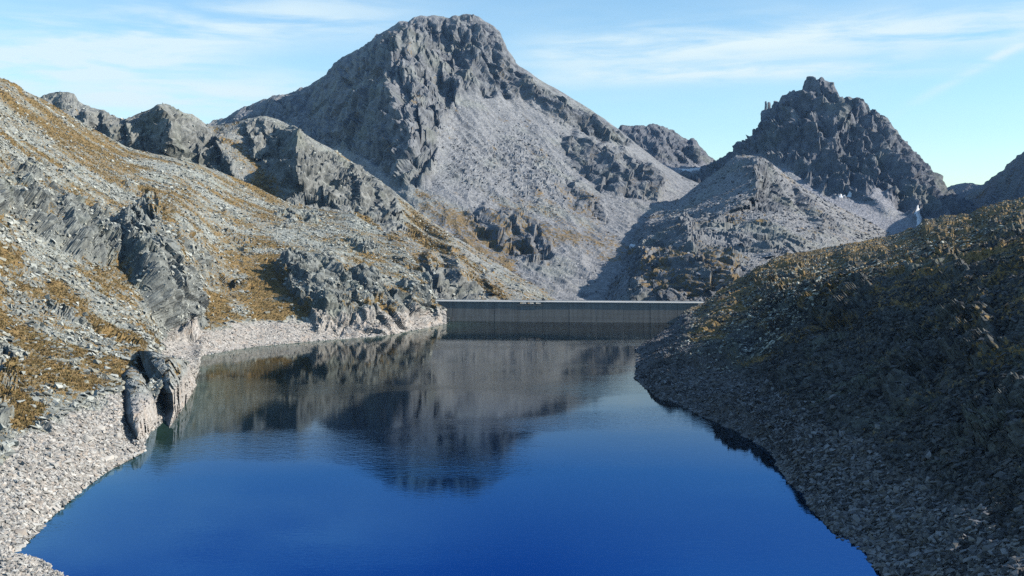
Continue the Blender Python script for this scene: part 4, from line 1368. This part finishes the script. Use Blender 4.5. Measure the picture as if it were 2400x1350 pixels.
M_GRASS = stone_material('autumn_grass', (.12, .086, .032), (.32, .21, .088), (.16, .145, .05), True)
tufts('grass', L, inframe(L) * sstep(L.masks[0], .5, .7) * nearL ** .6, 22000, .35, 1.1, M_GRASS, 31)
tufts('grass', Rr, inframe(Rr) * sstep(Rr.masks[0], .5, .7) * nearR ** .5, 12000, .3, .9, M_GRASS, 32)
tufts('grass', K, inframe(K) * sstep(K.masks[0], .5, .7), 6000, .8, 2.0, M_GRASS, 33)

# ---- single boulders and slabs that can be told apart
BO_MESH = {}
for key in ('pale', 'shore', 'crest', 'slope'):
    for k, (v, f) in enumerate(VARS):
        bm = bmesh.new()
        bv = [bm.verts.new(q) for q in v]
        for t in f:
            bm.faces.new([bv[i] for i in t])
        bmesh.ops.recalc_face_normals(bm, faces=bm.faces)
        bmesh.ops.dissolve_limit(bm, angle_limit=.18, verts=bm.verts, edges=bm.edges)
        bmesh.ops.bevel(bm, geom=bm.edges[:], offset=.05, segments=1, affect='EDGES')
        me = bpy.data.meshes.new('boulder')
        bm.to_mesh(me)
        bm.free()
        me.materials.append(M_BO[key])
        BO_MESH[key, k] = me


def boulder(name, key, var, p, M, scale, label, group=None, cat='boulder'):
    ob = bpy.data.objects.new(name, BO_MESH[key, var % len(VARS)])
    mat4 = Matrix([[float(M[i][j]) for j in range(3)] for i in range(3)]).to_4x4() @ Matrix.Diagonal((*[float(q) for q in scale], 1.0))
    mat4.translation = Vector([float(q) for q in p])
    ob.matrix_world = mat4
    C.objects.link(ob)
    return tag(ob, label, cat, group, 'thing')


def boulders_on(pt, weight, n, lo, hi, key, where, group, seed, prefer=None, power=1.6):
    r = np.random.default_rng(seed)
    p, nr_, _ = pick(pt, weight, n, r)
    size = lo + (hi - lo) * r.random(n) ** power
    ang = r.random(n) * 2 * math.pi if prefer is None else prefer + r.normal(size=n) * .5
    M = rot_to(nr_, ang, np.full(n, .2), r)
    big = np.quantile(size, .7)
    for k in range(n):
        form = int(r.integers(0, 4))                    # 0 flat slab ... 3 upright block
        var = int(r.integers(0, 3)) * 4 + form
        tone = int(r.integers(0, 3))
        sc = size[k] * .62 * r.uniform(.85, 1.2, 3)
        words = ('dark grey', 'mid grey', 'light grey')[tone] if key != 'pale' else ('dull buff', 'pale grey', 'whitish')[tone]
        shape = ('thin flat rock slab', 'low wedge of rock', 'blocky boulder', 'tall chunky boulder')[form]
        place = where(p[k])
        ob = boulder('rock_slab' if form == 0 else 'boulder', key, var, p[k] + nr_[k] * size[k] * (.02, .06, .10, .14)[form], M[k], sc,
                     ('large ' if size[k] > big else 'smaller ') + words + ' ' + shape + ' ' + place, group, 'rock slab' if form == 0 else 'boulder')
        t = (.12, .5, .92)[tone]
        ob.color = (t, t, t, 1)


def on_shade(p):
    return 'at the water edge of the shaded shore' if p[2] < 2.2 else ('low on the shaded stony shore' if p[2] < 7 else 'on dark scree well above the shaded shore')


def on_crest(p):
    return 'on the grassy crest of the shaded hillside' if p[0] > 150 else 'on the grassy spur near the dam'


def on_pale(p):
    return 'at the water edge of the sunlit shore' if p[2] < 1.6 else 'on the bleached shingle shore'


def on_slope(p):
    return 'low on the sunlit grassy slope' if p[2] < 45 else ('halfway up the sunlit grassy slope' if p[2] < 85 else 'high on the sunlit grassy slope')


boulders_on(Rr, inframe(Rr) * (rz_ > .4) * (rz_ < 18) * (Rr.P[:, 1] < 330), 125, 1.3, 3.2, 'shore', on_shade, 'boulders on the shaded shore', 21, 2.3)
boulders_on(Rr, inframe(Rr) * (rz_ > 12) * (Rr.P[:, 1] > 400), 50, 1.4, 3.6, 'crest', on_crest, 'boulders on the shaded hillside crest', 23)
boulders_on(L, inframe(L) * (lz > .4) * (lz < 9) * (L.P[:, 1] < 330), 60, 1.0, 3.3, 'pale', on_pale, 'rocks on the sunlit shore', 24, .6, 2.0)
boulders_on(L, inframe(L) * (lz > 14) * (1 - L.masks[2]), 60, 1.6, 4.0, 'slope', on_slope, 'boulders on the sunlit slope', 25)

# ------------------------------------------------------------------ rock needles on the jagged ridge
def needle(px, py_top, py_foot, D, w, label, seed, twin=True):
    r = np.random.default_rng(seed)
    base = at(px, py_foot, D)
    o = empty('rock_needle', tuple(base))
    tag(o, label, 'rock needle')
    hgt = (py_foot - py_top) / F * D
    for k, (dx, hh, ww) in enumerate(((-.55, 1.0, .55), (.45, .97, .75)) if twin else ((0, 1.0, 1.0),)):
        n, v, f = 7, [], []
        lev = (-.25, .15, .35, .5, .68, .85, .97, 1.0)
        for li, z in enumerate(lev):
            for i in range(n):
                a = 2 * math.pi * (i + .3 * li) / n
                q = w * ww * (1.15 - .55 * max(z, 0)) * (.75 + .5 * r.random()) * (.55 if z == 1.0 else 1)
                v.append((dx * w + q * math.cos(a), q * .8 * math.sin(a), z * hgt * hh))
        for li in range(len(lev) - 1):
            for i in range(n):
                f.append((li * n + i, li * n + (i + 1) % n, (li + 1) * n + (i + 1) % n, (li + 1) * n + i))
        f.append(tuple(range((len(lev) - 1) * n, len(lev) * n)))
        mesh_obj('pinnacle', v, f, M_PEAK, o)


needle(1799, 237, 300, 2290, 7.0, 'twin rock needle standing on the left shoulder of the jagged peak', 5)
needle(2207, 428, 452, 2060, 4.5, 'small rock needle in the notch below the jagged peak', 6, False)

# ------------------------------------------------------------------ last snow
m = bpy.data.materials.new('old_snow')
m.use_nodes = True
sb = m.node_tree.nodes['Principled BSDF']
sn = N(m.node_tree, 'ShaderNodeTexNoise', ins={'Scale': .12, 'Detail': 4.0})
m.node_tree.links.new(N(m.node_tree, 'ShaderNodeTexCoord').outputs['Object'], sn.inputs[0])
m.node_tree.links.new(mix_col(m.node_tree, sn.outputs[0], (.62, .66, .70), (.85, .87, .89)), sb.inputs['Base Color'])
sb.inputs['Roughness'].default_value = .7


def snow(pt, poly, label, lift=2.5):
    rows, cols = pt.shape
    sd = inside(pt.PX + fbm(pt.P / 20.0, 3) * 9, pt.PY + fbm(pt.P / 20.0 + 9, 3) * 5, poly)
    ok = ((sd > -4) & (pt.kind == 0)).reshape(rows, cols)
    q = ok[:-1, :-1] & ok[1:, :-1] & ok[:-1, 1:] & ok[1:, 1:]
    idx = np.arange(rows * cols).reshape(rows, cols)
    f = np.stack([idx[:-1, :-1][q], idx[:-1, 1:][q], idx[1:, 1:][q], idx[1:, :-1][q]], 1)
    used, inv = np.unique(f.ravel(), return_inverse=True)
    v = pt.P[used] + pt.N[used] * (lift * (sstep(sd[used], -2, 4) * 1.6 - .6))[:, None]
    ob = mesh_obj('snow_patch', v, [tuple(int(i) for i in t) for t in inv.reshape(-1, 4)], m, None, True)
    return tag(ob, label, 'snow patch', kind='thing')


snow(S, [(1570, 391), (1600, 397), (1640, 394), (1658, 389), (1645, 400), (1600, 402)], 'long white snow strip in the saddle under the far rocky ridge', 5)
snow(Q, [(1966, 463), (1990, 463), (1990, 469), (1968, 469)], 'thin white snow sliver at the foot of the jagged peak', 1.6)
snow(Q, [(2138, 504), (2160, 504), (2156, 528), (2146, 530)], 'small white snow patch in the shaded gap right of the jagged peak', 2.5)
snow(B, [(1456, 572), (1484, 574), (1482, 582), (1462, 582)], 'little white snow patch at the edge of the shaded gully', 3)

# ------------------------------------------------------------------ haze
def haze_box():
    m = bpy.data.materials.new('mountain_air')
    m.use_nodes = True
    nt = m.node_tree
    nt.nodes.clear()
    o = N(nt, 'ShaderNodeOutputMaterial')
    p = N(nt, 'ShaderNodeVolumePrincipled')
    p.inputs['Color'].default_value = (.30, .55, 1.0, 1)
    p.inputs['Density'].default_value = HAZE
    p.inputs['Anisotropy'].default_value = 0.0
    nt.links.new(p.outputs[0], o.inputs['Volume'])
    v, f = boxes((-5100, 5100, -3100, 6100, -61, 640))
    ob = mesh_obj('haze', v, f, m)
    ob['kind'] = 'stuff'


HAZE = .000028
if HAZE:
    haze_box()
